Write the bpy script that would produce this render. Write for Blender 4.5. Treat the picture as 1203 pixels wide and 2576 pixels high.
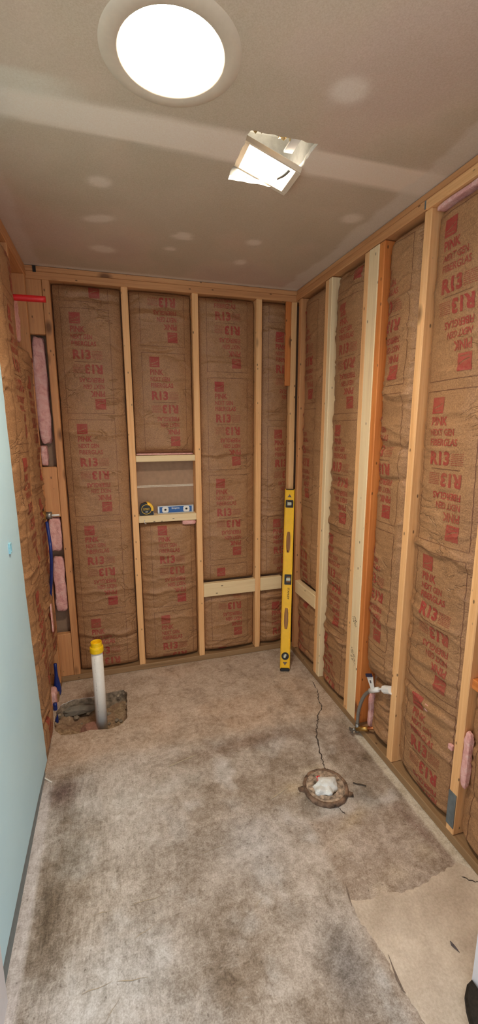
import bpy, bmesh, math, random
import numpy as np
from mathutils import Vector, Matrix
from mathutils.geometry import delaunay_2d_cdt

for o in list(bpy.data.objects): bpy.data.objects.remove(o)
SC = bpy.context.scene
COL = SC.collection
PI = math.pi

# ------------------------------------------------------------------ camera
YAW, PITCH, ROLL = 0.2892, 0.1893, -0.003
cam = bpy.data.cameras.new('camera'); camo = bpy.data.objects.new('camera', cam); COL.objects.link(camo)
fw = Vector((math.sin(YAW)*math.cos(PITCH), math.cos(YAW)*math.cos(PITCH), -math.sin(PITCH)))
rt = Vector((math.cos(YAW), -math.sin(YAW), 0)); up = rt.cross(fw)
r2 = rt*math.cos(ROLL) + up*math.sin(ROLL); u2 = -rt*math.sin(ROLL) + up*math.cos(ROLL)
camo.matrix_world = Matrix(((r2.x, u2.x, -fw.x, -1.1721), (r2.y, u2.y, -fw.y, -2.6591), (r2.z, u2.z, -fw.z, 1.5695), (0, 0, 0, 1)))
cam.sensor_fit = 'HORIZONTAL'; cam.sensor_width = 36.0; cam.lens = 36.0*1062.9/1203.0
cam.clip_start = 0.02
SC.camera = camo

# ------------------------------------------------------------------ world light, exposure
WORLD_STRENGTH = 0.6
LAMP_ROUND, LAMP_FAN = 88.0, 13.0
LAMP_COLOR = (1.0, 0.86, 0.69, 1)
w = bpy.data.worlds.new('room_beyond'); SC.world = w; w.use_nodes = True
bg = w.node_tree.nodes['Background']; bg.inputs[0].default_value = (0.88, 0.94, 1.0, 1); bg.inputs[1].default_value = WORLD_STRENGTH
vs = SC.view_settings
vs.view_transform = 'Standard'; vs.look = 'None'; vs.gamma = 1.0; vs.use_curve_mapping = False
vs.exposure = 1.2

# ------------------------------------------------------------------ helpers
def lin(r, g, b):
    def f(c):
        c /= 255.0
        return c/12.92 if c <= 0.04045 else ((c+0.055)/1.055)**2.4
    return (f(r), f(g), f(b), 1.0)

class NT:
    def __init__(s, name):
        s.m = bpy.data.materials.new(name); s.m.use_nodes = True
        s.t = s.m.node_tree; s.b = s.t.nodes['Principled BSDF']
    def n(s, typ, **kw):
        nd = s.t.nodes.new('ShaderNode'+typ)
        for k, v in kw.items():
            if k.startswith('i_'):
                key = k[2:]; key = int(key) if key.isdigit() else key.replace('_', ' ')
                if isinstance(v, bpy.types.NodeSocket): s.t.links.new(v, nd.inputs[key])
                else: nd.inputs[key].default_value = v
            else: setattr(nd, k, v)
        return nd
    def l(s, a, b): s.t.links.new(a, b)
    def coord(s, scale=(1, 1, 1), rnd=False, kind='Object'):
        c = s.n('TexCoord').outputs[kind]
        if rnd:
            r = s.n('ObjectInfo').outputs['Random']
            cx = s.n('CombineXYZ', i_X=s.n('Math', operation='MULTIPLY', i_0=r, i_1=7.3).outputs[0], i_Y=s.n('Math', operation='MULTIPLY', i_0=r, i_1=13.7).outputs[0], i_Z=s.n('Math', operation='MULTIPLY', i_0=r, i_1=29.1).outputs[0])
            c = s.n('VectorMath', operation='ADD', i_0=c, i_1=cx.outputs[0]).outputs[0]
        return s.n('Mapping', i_Vector=c, i_Scale=scale).outputs[0]
    def noise(s, vec, scale, detail=4, rough=0.55, dist=0.0):
        return s.n('TexNoise', i_Vector=vec, i_Scale=scale, i_Detail=detail, i_Roughness=rough, i_Distortion=dist).outputs['Fac']
    def ramp(s, fac, stops, interp='LINEAR'):
        r = s.n('ValToRGB'); s.l(fac, r.inputs[0]); e = r.color_ramp.elements; r.color_ramp.interpolation = interp
        while len(e) < len(stops): e.new(0.5)
        for el, (p, c) in zip(e, stops):
            el.position = p; el.color = c if len(c) == 4 else (*c, 1)
        return r.outputs[0]
    def mix(s, fac, a, b, blend='MIX'):
        m = s.n('Mix', data_type='RGBA', blend_type=blend)
        for v, i in ((fac, 0), (a, 6), (b, 7)):
            if isinstance(v, bpy.types.NodeSocket): s.l(v, m.inputs[i])
            else: m.inputs[i].default_value = v
        return m.outputs[2]
    def bump(s, h, strength=0.3, dist=0.002):
        b = s.n('Bump', i_Height=h, i_Strength=strength, i_Distance=dist); s.l(b.outputs[0], s.b.inputs['Normal'])
        return b
    def set(s, color=None, rough=0.6, metal=0.0, **kw):
        if color is not None:
            if isinstance(color, bpy.types.NodeSocket): s.l(color, s.b.inputs['Base Color'])
            else: s.b.inputs['Base Color'].default_value = color
        s.b.inputs['Roughness'].default_value = rough; s.b.inputs['Metallic'].default_value = metal
        for k, v in kw.items(): s.b.inputs[k.replace('_', ' ')].default_value = v
        return s.m

MAT = {}
def plain(name, rgb, rough=0.5, metal=0.0, var=0.08, scale=60, bump=0.0, **kw):
    t = NT(name); v = t.coord(rnd=True); n = t.noise(v, scale)
    c = lin(*rgb); lo = tuple(x*(1-var*2) for x in c[:3])+(1,); hi = tuple(min(1, x*(1+var)) for x in c[:3])+(1,)
    if bump: t.bump(n, bump, 0.002)
    MAT[name] = t.set(t.ramp(n, [(0.3, lo), (0.7, hi)]), rough, metal, **kw); return MAT[name]

def wood(name, light, mid, dark, knot=0.11):
    t = NT(name); v = t.coord((26, 26, 1.0), True)
    n1 = t.noise(v, 1.6, 5, 0.6, 0.6)
    n2 = t.noise(t.coord((240, 240, 5), True), 1.0, 3)
    n3 = t.noise(t.coord((3, 3, 2.2), True), 1.0, 2)
    c = t.ramp(n1, [(0.28, lin(*dark)), (0.48, lin(*mid)), (0.66, lin(*light))])
    c = t.mix(0.35, c, t.ramp(n2, [(0.3, lin(*dark)), (0.7, lin(*light))]))
    c = t.mix(t.n('Math', operation='MULTIPLY', i_0=n3, i_1=0.5).outputs[0], c, lin(*mid))
    vo = t.n('TexVoronoi', i_Vector=t.coord((7, 7, 3.4), True), i_Scale=1.0)
    k = t.ramp(vo.outputs['Distance'], [(knot*0.6, (1, 1, 1)), (knot*1.5, (0, 0, 0))])
    c = t.mix(t.n('Math', operation='MULTIPLY', i_0=k, i_1=0.8).outputs[0], c, lin(88, 48, 22))
    vd = t.n('TexVoronoi', i_Vector=t.coord((26, 26, 13), True), i_Scale=1.0)
    k2 = t.ramp(vd.outputs['Distance'], [(0.07, (1, 1, 1)), (0.12, (0, 0, 0))])
    c = t.mix(t.n('Math', operation='MULTIPLY', i_0=k2, i_1=0.75).outputs[0], c, lin(60, 35, 20))
    t.bump(n2, 0.25, 0.001)
    MAT[name] = t.set(c, 0.62); return MAT[name]

wood('wood_tan', (252, 206, 150), (242, 188, 128), (214, 152, 94))
wood('wood_aged', (226, 172, 118), (210, 150, 98), (172, 114, 68))
wood('wood_orange', (230, 152, 82), (214, 128, 62), (180, 98, 42))
wood('wood_pale', (252, 232, 192), (246, 220, 174), (222, 190, 142), 0.07)
wood('wood_fresh', (246, 228, 186), (240, 216, 170), (224, 194, 144), 0.07)
wood('wood_treated', (168, 136, 98), (150, 118, 82), (116, 90, 60), 0.05)

def kraft():
    t = NT('kraft_paper')
    big = t.noise(t.coord((1, 1, 1), True), 6, 4, 0.6)
    fine = t.noise(t.coord((1, 1, 1), True), 210, 3, 0.7)
    c = t.ramp(big, [(0.3, lin(148, 106, 71)), (0.7, lin(178, 134, 93))])
    c = t.mix(0.55, c, t.ramp(fine, [(0.32, lin(108, 73, 47)), (0.68, lin(196, 151, 106))]))
    cr = t.noise(t.coord((1, 1, 2.0), True), 6.5, 4, 0.5, 1.0)
    cr2 = t.n('Math', operation='ABSOLUTE', i_0=t.n('Math', operation='SUBTRACT', i_0=cr, i_1=0.5).outputs[0]).outputs[0]
    msk = t.ramp(t.noise(t.coord((1, 1, 1), True), 4.5, 2), [(0.42, (1, 1, 1)), (0.62, (0, 0, 0))])
    cr3 = t.ramp(t.n('Math', operation='ADD', i_0=cr2, i_1=t.n('Math', operation='MULTIPLY', i_0=msk, i_1=0.1).outputs[0]).outputs[0], [(0.0, (0, 0, 0)), (0.022, (0.75, 0.75, 0.75)), (0.1, (1, 1, 1))])
    soft = t.noise(t.coord((1, 1, 1.8), True), 26, 3, 0.55)
    cr3 = t.n('Math', operation='ADD', i_0=cr3, i_1=t.n('Math', operation='MULTIPLY', i_0=soft, i_1=0.9).outputs[0]).outputs[0]
    b1 = t.n('Bump', i_Height=cr3, i_Strength=0.8, i_Distance=0.005)
    b2 = t.n('Bump', i_Height=fine, i_Strength=0.15, i_Distance=0.001); t.l(b1.outputs[0], b2.inputs['Normal']); t.l(b2.outputs[0], t.b.inputs['Normal'])
    MAT['kraft_paper'] = t.set(c, 0.55)
kraft()
def ink(name, rgb, fade):
    t = NT(name); n = t.noise(t.coord((1, 1, 1), True), 160, 4, 0.7); n2 = t.noise(t.coord((1, 1, 1), True), 9, 3)
    f = t.ramp(t.n('Math', operation='ADD', i_0=n, i_1=t.n('Math', operation='MULTIPLY', i_0=n2, i_1=0.5).outputs[0]).outputs[0], [(0.55, (0, 0, 0)), (1.0, (fade, fade, fade))])
    MAT[name] = t.set(t.mix(f, lin(*rgb), lin(156, 118, 80)), 0.6)
ink('red_ink', (158, 42, 44), 0.6)
ink('brown_ink', (104, 58, 42), 0.6)
ink('black_ink', (38, 30, 26), 0.3)

def pink():
    t = NT('pink_fiberglass'); n = t.noise(t.coord((1, 1, 1), True), 28, 6, 0.7, 0.8); n2 = t.noise(t.coord((1, 1, 1), True), 150, 4, 0.7)
    c = t.ramp(n, [(0.25, lin(206, 130, 128)), (0.5, lin(242, 186, 178)), (0.75, lin(252, 218, 210))])
    t.bump(t.n('Math', operation='ADD', i_0=n, i_1=n2).outputs[0], 0.7, 0.006)
    MAT['pink_fiberglass'] = t.set(c, 0.9)
pink()

def drywall_ceiling():
    t = NT('ceiling_drywall')
    a = t.n('Attribute', attribute_name='Col').outputs['Color']
    sp = t.noise(t.coord(), 260, 3, 0.7); bl = t.noise(t.coord(), 3.2, 4, 0.55, 0.4)
    c = t.mix(0.55, a, t.ramp(sp, [(0.3, (0.3, 0.28, 0.25, 1)), (0.7, (0.72, 0.7, 0.68, 1))]), 'SOFT_LIGHT')
    c = t.mix(0.5, c, t.ramp(bl, [(0.3, (0.4, 0.4, 0.38, 1)), (0.7, (0.62, 0.58, 0.56, 1))]), 'SOFT_LIGHT')
    t.bump(sp, 0.12, 0.001)
    MAT['ceiling_drywall'] = t.set(c, 0.85)
drywall_ceiling()

def concrete():
    t = NT('concrete_floor')
    a = t.n('Attribute', attribute_name='Col').outputs['Color']
    o = t.coord()
    n1 = t.noise(o, 11, 9, 0.72, 0.5)
    n2 = t.noise(o, 48, 8, 0.75, 0.4)
    n3 = t.noise(t.coord((75, 14, 1)), 1.0, 6, 0.7, 1.2); n4 = t.noise(o, 190, 4, 0.75)
    c = t.mix(0.7, a, t.ramp(n1, [(0.34, (0.2, 0.18, 0.15, 1)), (0.66, (0.8, 0.8, 0.8, 1))]), 'SOFT_LIGHT')
    c = t.mix(0.55, c, t.ramp(n2, [(0.36, (0.16, 0.14, 0.11, 1)), (0.64, (0.84, 0.85, 0.86, 1))]), 'SOFT_LIGHT')
    c = t.mix(0.6, c, t.ramp(n4, [(0.34, (0.14, 0.13, 0.11, 1)), (0.66, (0.86, 0.87, 0.88, 1))]), 'SOFT_LIGHT')
    pit = t.ramp(t.noise(o, 85, 2, 0.4), [(0.24, (0.55, 0.55, 0.55)), (0.34, (0, 0, 0))])
    c = t.mix(pit, c, lin(92, 80, 68))
    wisp = t.noise(t.coord((9, 42, 1)), 1.0, 5, 0.6, 2.2)
    c = t.mix(t.ramp(wisp, [(0.60, (0, 0, 0)), (0.74, (0.35, 0.35, 0.35))]), c, lin(204, 198, 190))
    st = t.n('Attribute', attribute_name='Streak').outputs['Fac']
    c = t.mix(st, c, t.mix(0.85, c, t.ramp(n3, [(0.32, (0.18, 0.17, 0.15, 1)), (0.66, (0.8, 0.8, 0.8, 1))]), 'SOFT_LIGHT'))
    v = t.n('TexVoronoi', i_Vector=o, i_Scale=26.0)
    sp = t.ramp(v.outputs['Distance'], [(0.025, (1, 1, 1)), (0.06, (0, 0, 0))])
    sel = t.ramp(t.n('SeparateColor', i_Color=v.outputs['Color']).outputs[0], [(0.80, (0, 0, 0)), (0.82, (1, 1, 1))])
    c = t.mix(t.n('Math', operation='MULTIPLY', i_0=sp, i_1=t.n('Math', operation='MULTIPLY', i_0=sel, i_1=0.7).outputs[0]).outputs[0], c, lin(226, 222, 212))
    h = t.n('Math', operation='ADD', i_0=n2, i_1=t.n('Math', operation='MULTIPLY', i_0=n3, i_1=st).outputs[0]).outputs[0]
    t.bump(h, 0.25, 0.002)
    MAT['concrete_floor'] = t.set(c, 0.72)
concrete()
def dirt():
    t = NT('dirt'); o = t.coord(); n = t.noise(o, 45, 6, 0.75); n2 = t.noise(o, 9, 3)
    c = t.ramp(n, [(0.3, lin(112, 90, 68)), (0.5, lin(172, 146, 114)), (0.7, lin(220, 196, 160))])
    c = t.mix(t.ramp(n2, [(0.45, (0, 0, 0)), (0.6, (0.6, 0.6, 0.6))]), c, lin(170, 136, 112))
    t.bump(n, 0.8, 0.012); MAT['dirt'] = t.set(c, 0.95)
dirt()
def greenboard():
    t = NT('moisture_board_paper'); o = t.coord(); n = t.noise(o, 3.0, 3); f = t.noise(o, 300, 2)
    c = t.ramp(n, [(0.3, lin(196, 236, 252)), (0.7, lin(204, 242, 255))])
    v = t.n('TexVoronoi', i_Vector=t.coord((30, 30, 12)), i_Scale=0.4)
    c = t.mix(t.ramp(v.outputs['Distance'], [(0.02, (0.8, 0.8, 0.8)), (0.035, (0, 0, 0))]), c, lin(236, 240, 238))
    t.bump(f, 0.08, 0.001); MAT['moisture_board_paper'] = t.set(c, 0.6)
greenboard()
plain('shade_grey', (128, 138, 140), 0.8)
plain('gypsum_edge', (226, 222, 212), 0.9, var=0.06)
plain('gypsum_back_paper', (168, 138, 112), 0.85, var=0.06, scale=40)
plain('joint_line', (222, 212, 194), 0.8)
plain('ivory_trim', (214, 197, 174), 0.5, var=0.02)
plain('white_trim', (232, 230, 226), 0.45, var=0.02)
plain('painted_jamb', (226, 226, 232), 0.45, var=0.02)
plain('yellow_paint', (252, 200, 6), 0.32, var=0.03, scale=30)
plain('black_plastic', (24, 23, 22), 0.4, var=0.1)
plain('dark_shadow', (20, 17, 15), 0.9)
plain('clear_vial', (206, 214, 196), 0.15, var=0.03)
plain('white_pvc', (232, 230, 224), 0.35, var=0.02)
plain('yellow_cap', (250, 206, 24), 0.35, var=0.03)
plain('red_pex', (206, 30, 34), 0.35, var=0.05)
plain('blue_pex', (26, 50, 124), 0.35, var=0.1)
plain('copper', (196, 120, 74), 0.3, 0.9)
plain('brass', (190, 150, 84), 0.35, 0.9)
plain('dull_metal', (150, 150, 146), 0.4, 0.85)
plain('galvanized', (128, 140, 146), 0.5, 0.55, var=0.12, scale=40)
plain('braided_steel', (160, 158, 152), 0.4, 0.6, var=0.2, scale=500, bump=0.6)
plain('white_plastic', (238, 238, 234), 0.4, var=0.02)
plain('navy_plastic', (20, 28, 66), 0.4)
plain('blue_paint', (36, 96, 170), 0.35, var=0.05)
plain('aluminum', (206, 208, 208), 0.38, 0.7, var=0.05)
plain('rusty_iron', (134, 108, 88), 0.85, 0.1, var=0.45, scale=30, bump=0.4)
plain('wax_rust', (178, 158, 138), 0.8, var=0.4, scale=55, bump=0.4)
plain('plastic_bag', (226, 230, 228), 0.35, var=0.04)
plain('mud', (178, 164, 142), 0.9, var=0.08, scale=40)
plain('dark_mat', (44, 36, 26), 0.95, var=0.25, scale=120, bump=0.5)
plain('stone', (150, 138, 120), 0.9, var=0.2, scale=50, bump=0.6)
plain('brick_chunk', (162, 118, 100), 0.9, var=0.15, scale=50, bump=0.6)
plain('slab_edge', (172, 156, 134), 0.95, var=0.3, scale=45, bump=0.8)
plain('grey_lump', (134, 128, 116), 0.9, var=0.12, scale=25, bump=0.4)
plain('gold_foil', (214, 186, 130), 0.35, 0.5, var=0.15)
plain('crack_dark', (58, 48, 42), 0.95)
plain('stain_dark', (124, 108, 96), 0.9, var=0.2, scale=90)
plain('stain_purple', (92, 84, 86), 0.9, var=0.2, scale=90)
plain('wood_splinter', (70, 58, 48), 0.9)
plain('blue_clip', (150, 204, 220), 0.5)
plain('yellow_print', (232, 190, 60), 0.5)
def emit(name, s):
    t = NT(name); t.set((1, 1, 1, 1), 0.5)
    t.b.inputs['Emission Color'].default_value = LAMP_COLOR; t.b.inputs['Emission Strength'].default_value = s; MAT[name] = t.m
emit('lamp_glow', LAMP_ROUND); emit('fan_lamp_glow', LAMP_FAN)

def mesh(name, verts, faces, smooth=False):
    m = bpy.data.meshes.new(name); m.from_pydata([tuple(v) for v in verts], [], [tuple(f) for f in faces])
    if smooth: m.polygons.foreach_set('use_smooth', [True]*len(m.polygons))
    m.update(); return m
def obj(name, me, mat=None, parent=None, loc=(0, 0, 0), rot=(0, 0, 0)):
    o = bpy.data.objects.new(name, me); COL.objects.link(o); o.location = loc; o.rotation_euler = rot
    if mat and me is not None and len(me.materials) == 0: me.materials.append(MAT[mat])
    if parent is not None: o.parent = parent
    return o
def tag(o, label=None, cat=None, group=None, kind=None):
    if label: o['label'] = label
    if cat: o['category'] = cat
    if group: o['group'] = group
    if kind: o['kind'] = kind
    return o
def empty(name, loc, label, cat, group=None):
    return tag(obj(name, None, loc=loc), label, cat, group)
_boxes = {}
def box_mesh(sx, sy, sz, bev, mat):
    key = (round(sx, 4), round(sy, 4), round(sz, 4), bev, mat)
    if key not in _boxes:
        bm = bmesh.new(); bmesh.ops.create_cube(bm, size=1); bmesh.ops.scale(bm, vec=(sx, sy, sz), verts=bm.verts)
        if bev: bmesh.ops.bevel(bm, geom=bm.edges[:], offset=bev, segments=1, affect='EDGES')
        m = bpy.data.meshes.new('box'); bm.to_mesh(m); bm.free(); m.materials.append(MAT[mat]); _boxes[key] = m
    return _boxes[key]
def bar(name, X, Y, Z, mat, parent=None, bev=0.003, label=None, base=(0, 0, 0)):
    """a board: local z runs along its longest side, so the grain does too"""
    c = [(a+b)/2-s for (a, b), s in zip((X, Y, Z), base)]; d = [abs(b-a) for a, b in (X, Y, Z)]
    ax = d.index(max(d))
    if ax == 2: me, r = box_mesh(d[0], d[1], d[2], bev, mat), (0, 0, 0)
    elif ax == 0: me, r = box_mesh(d[2], d[1], d[0], bev, mat), (0, PI/2, 0)
    else: me, r = box_mesh(d[0], d[2], d[1], bev, mat), (PI/2, 0, 0)
    o = obj(name, me, None, parent, c, r)
    if label: o['label'] = label
    return o
def bm_obj(name, bm, mat, parent=None, loc=(0, 0, 0), rot=(0, 0, 0), smooth=False):
    m = bpy.data.meshes.new(name); bm.to_mesh(m); bm.free()
    if smooth: m.polygons.foreach_set('use_smooth', [True]*len(m.polygons))
    return obj(name, m, mat, parent, loc, rot)
def lathe(profile, n=48, close=False):
    V, F = [], []
    for r, z in profile:
        for k in range(n):
            a = 2*PI*k/n; V.append((r*math.cos(a), r*math.sin(a), z))
    for i in range(len(profile)-1):
        for k in range(n):
            F.append((i*n+k, i*n+(k+1) % n, (i+1)*n+(k+1) % n, (i+1)*n+k))
    if close: F.append(tuple(range(n))[::-1]); F.append(tuple(range((len(profile)-1)*n, len(profile)*n)))
    return V, F
def smooth_path(pts, k=6):
    P = [Vector(p) for p in pts]; out = []
    for i in range(len(P)-1):
        a = P[max(i-1, 0)]; b = P[i]; c = P[i+1]; d = P[min(i+2, len(P)-1)]
        for j in range(k):
            t = j/k
            out.append(0.5*((2*b)+(c-a)*t+(2*a-5*b+4*c-d)*t*t+(3*b-a-3*c+d)*t**3))
    out.append(P[-1]); return out
def tube(pts, r, n=14, k=6):
    P = smooth_path(pts, k) if k else [Vector(p) for p in pts]
    V, F = [], []; ref = Vector((0.31, 0.17, 0.93))
    for i, p in enumerate(P):
        t = (P[min(i+1, len(P)-1)]-P[max(i-1, 0)]).normalized()
        s = t.cross(ref).normalized(); u = s.cross(t); ref = u
        rr = r(i/(len(P)-1)) if callable(r) else r
        for j in range(n):
            a = 2*PI*j/n; V.append(p+s*rr*math.cos(a)+u*rr*math.sin(a))
    for i in range(len(P)-1):
        for j in range(n): F.append((i*n+j, i*n+(j+1) % n, (i+1)*n+(j+1) % n, (i+1)*n+j))
    F.append(tuple(range(n))[::-1]); F.append(tuple(range((len(P)-1)*n, len(P)*n)))
    return V, F
def prism(poly, axis_pts, thick):
    """poly: 2-D outline, axis_pts = (origin, U, V, N); extruded by thick along N"""
    O, U, Vv, N = [Vector(x) for x in axis_pts]; n = len(poly)
    f = [O+U*a+Vv*b for a, b in poly]; V = f+[p+N*thick for p in f]
    F = [tuple(range(n))[::-1], tuple(range(n, 2*n))]+[(i, (i+1) % n, n+(i+1) % n, n+i) for i in range(n)]
    return V, F
def vnoise(x, y, seed):
    x = np.asarray(x, float); y = np.asarray(y, float)
    R = np.random.RandomState(seed).rand(64, 64)
    xi = np.floor(x).astype(int); yi = np.floor(y).astype(int); fx = x-xi; fy = y-yi
    fx = fx*fx*(3-2*fx); fy = fy*fy*(3-2*fy)
    g = lambda a, b: R[a % 64, b % 64]
    return (g(xi, yi)*(1-fx)+g(xi+1, yi)*fx)*(1-fy)+(g(xi, yi+1)*(1-fx)+g(xi+1, yi+1)*fx)*fy
def fbm(x, y, seed, o=4):
    s = 0; a = 0.5
    for i in range(o): s = s+a*vnoise(x*2**i, y*2**i, seed+i); a /= 2
    return s/(1-0.5**o)

# lettering: flat text outlines cut into small cells
_txt = {}
def text_cells(body, width=None, height=None, bold=0.02, cell=0.008):
    key = (body, width, height, bold, cell)
    if key in _txt: return _txt[key]
    cu = bpy.data.curves.new('t', 'FONT'); cu.body = body; cu.offset = bold; cu.resolution_u = 3; cu.fill_mode = 'FRONT'
    to = bpy.data.objects.new('t', cu); COL.objects.link(to); dg = bpy.context.evaluated_depsgraph_get()
    me = bpy.data.meshes.new_from_object(to.evaluated_get(dg)); bpy.data.objects.remove(to); bpy.data.curves.remove(cu)
    bm = bmesh.new(); bm.from_mesh(me); bpy.data.meshes.remove(me)
    xs = [v.co.x for v in bm.verts]; ys = [v.co.y for v in bm.verts]
    x0, x1, y0, y1 = min(xs), max(xs), min(ys), max(ys)
    sy = height/(y1-y0); sx = width/(x1-x0) if width else sy
    for v in bm.verts: v.co = ((v.co.x-x0)*sx, (v.co.y-y0)*sy, 0)
    W = (x1-x0)*sx
    if cell:
        for i in range(1, int(W/cell)+1):
            bmesh.ops.bisect_plane(bm, geom=bm.verts[:]+bm.edges[:]+bm.faces[:], plane_co=(i*cell, 0, 0), plane_no=(1, 0, 0))
        for i in range(1, int(height/cell)+1):
            bmesh.ops.bisect_plane(bm, geom=bm.verts[:]+bm.edges[:]+bm.faces[:], plane_co=(0, i*cell, 0), plane_no=(0, 1, 0))
    bmesh.ops.triangulate(bm, faces=bm.faces[:]); bm.verts.index_update()
    V = np.array([(v.co.x, v.co.y) for v in bm.verts]); F = np.array([[v.index for v in f.verts] for f in bm.faces]); bm.free()
    _txt[key] = (V, F); return _txt[key]
def rect_cells(x0, x1, y0, y1, cell=0.008):
    nx = max(1, int(math.ceil((x1-x0)/cell))); ny = max(1, int(math.ceil((y1-y0)/cell)))
    gx, gy = np.meshgrid(np.linspace(x0, x1, nx+1), np.linspace(y0, y1, ny+1)); V = np.stack([gx.ravel(), gy.ravel()], 1); F = []
    for j in range(ny):
        for i in range(nx):
            a = j*(nx+1)+i; F += [(a, a+1, a+nx+2), (a, a+nx+2, a+nx+1)]
    return V, np.array(F)
def join(parts):
    Vs, Fs, n = [], [], 0
    for V, F in parts: Vs.append(V); Fs.append(F+n); n += len(V)
    return np.concatenate(Vs), np.concatenate(Fs)

# one print repeat: origin at the top left of its border, y up (so everything is at negative y)
BW, BH, PERIOD = 0.26, 0.573, 0.607
def shift(vf, dx, dy): return vf[0]+np.array([dx, dy]), vf[1]
def logo():
    V, F = rect_cells(0.045, 0.103, -0.083, -0.024, 0.0029)
    c = V[F].mean(1); x = (c[:, 0]-0.045)/0.058; y = (c[:, 1]+0.083)/0.059
    keep = ~((np.abs(y-(0.34+0.35*x*x)) < 0.035) & (x > 0.12) & (x < 0.88)) & ~((np.abs(y-0.16) < 0.03) & (x > 0.2) & (x < 0.8))
    return V, F[keep]
half = [logo(),
        shift(text_cells('PINK', 0.078, 0.032, 0.03), 0.047, -0.127), shift(text_cells('NEXT GEN', 0.113, 0.025, 0.02), 0.048, -0.164),
        shift(text_cells('FIBERGLAS', 0.132, 0.026, 0.02), 0.049, -0.201), shift(text_cells('R13', 0.096, 0.052, 0.045), 0.052, -0.273)]
rs = np.random.RandomState(4)
for i in range(7):
    y = -0.228-i*0.0066; x = 0.156
    while x < 0.21:
        l = 0.004+rs.rand()*0.008; half.append(rect_cells(x, min(x+l, 0.212), y-0.002, y)); x += l+0.0022
LOGO, WORDS, FINE = half[0], join(half[1:5]), join(half[5:])
def turned(t): return np.array([BW, -BH])-t[0], t[1]
bl = 0.0022
BORDER = join([rect_cells(0, BW, -bl, 0), rect_cells(0, BW, -BH, -BH+bl), rect_cells(0, bl, -BH, 0), rect_cells(BW-bl, BW, -BH, 0), rect_cells(0.06, 0.2, -BH/2-bl/2, -BH/2+bl/2)])

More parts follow.
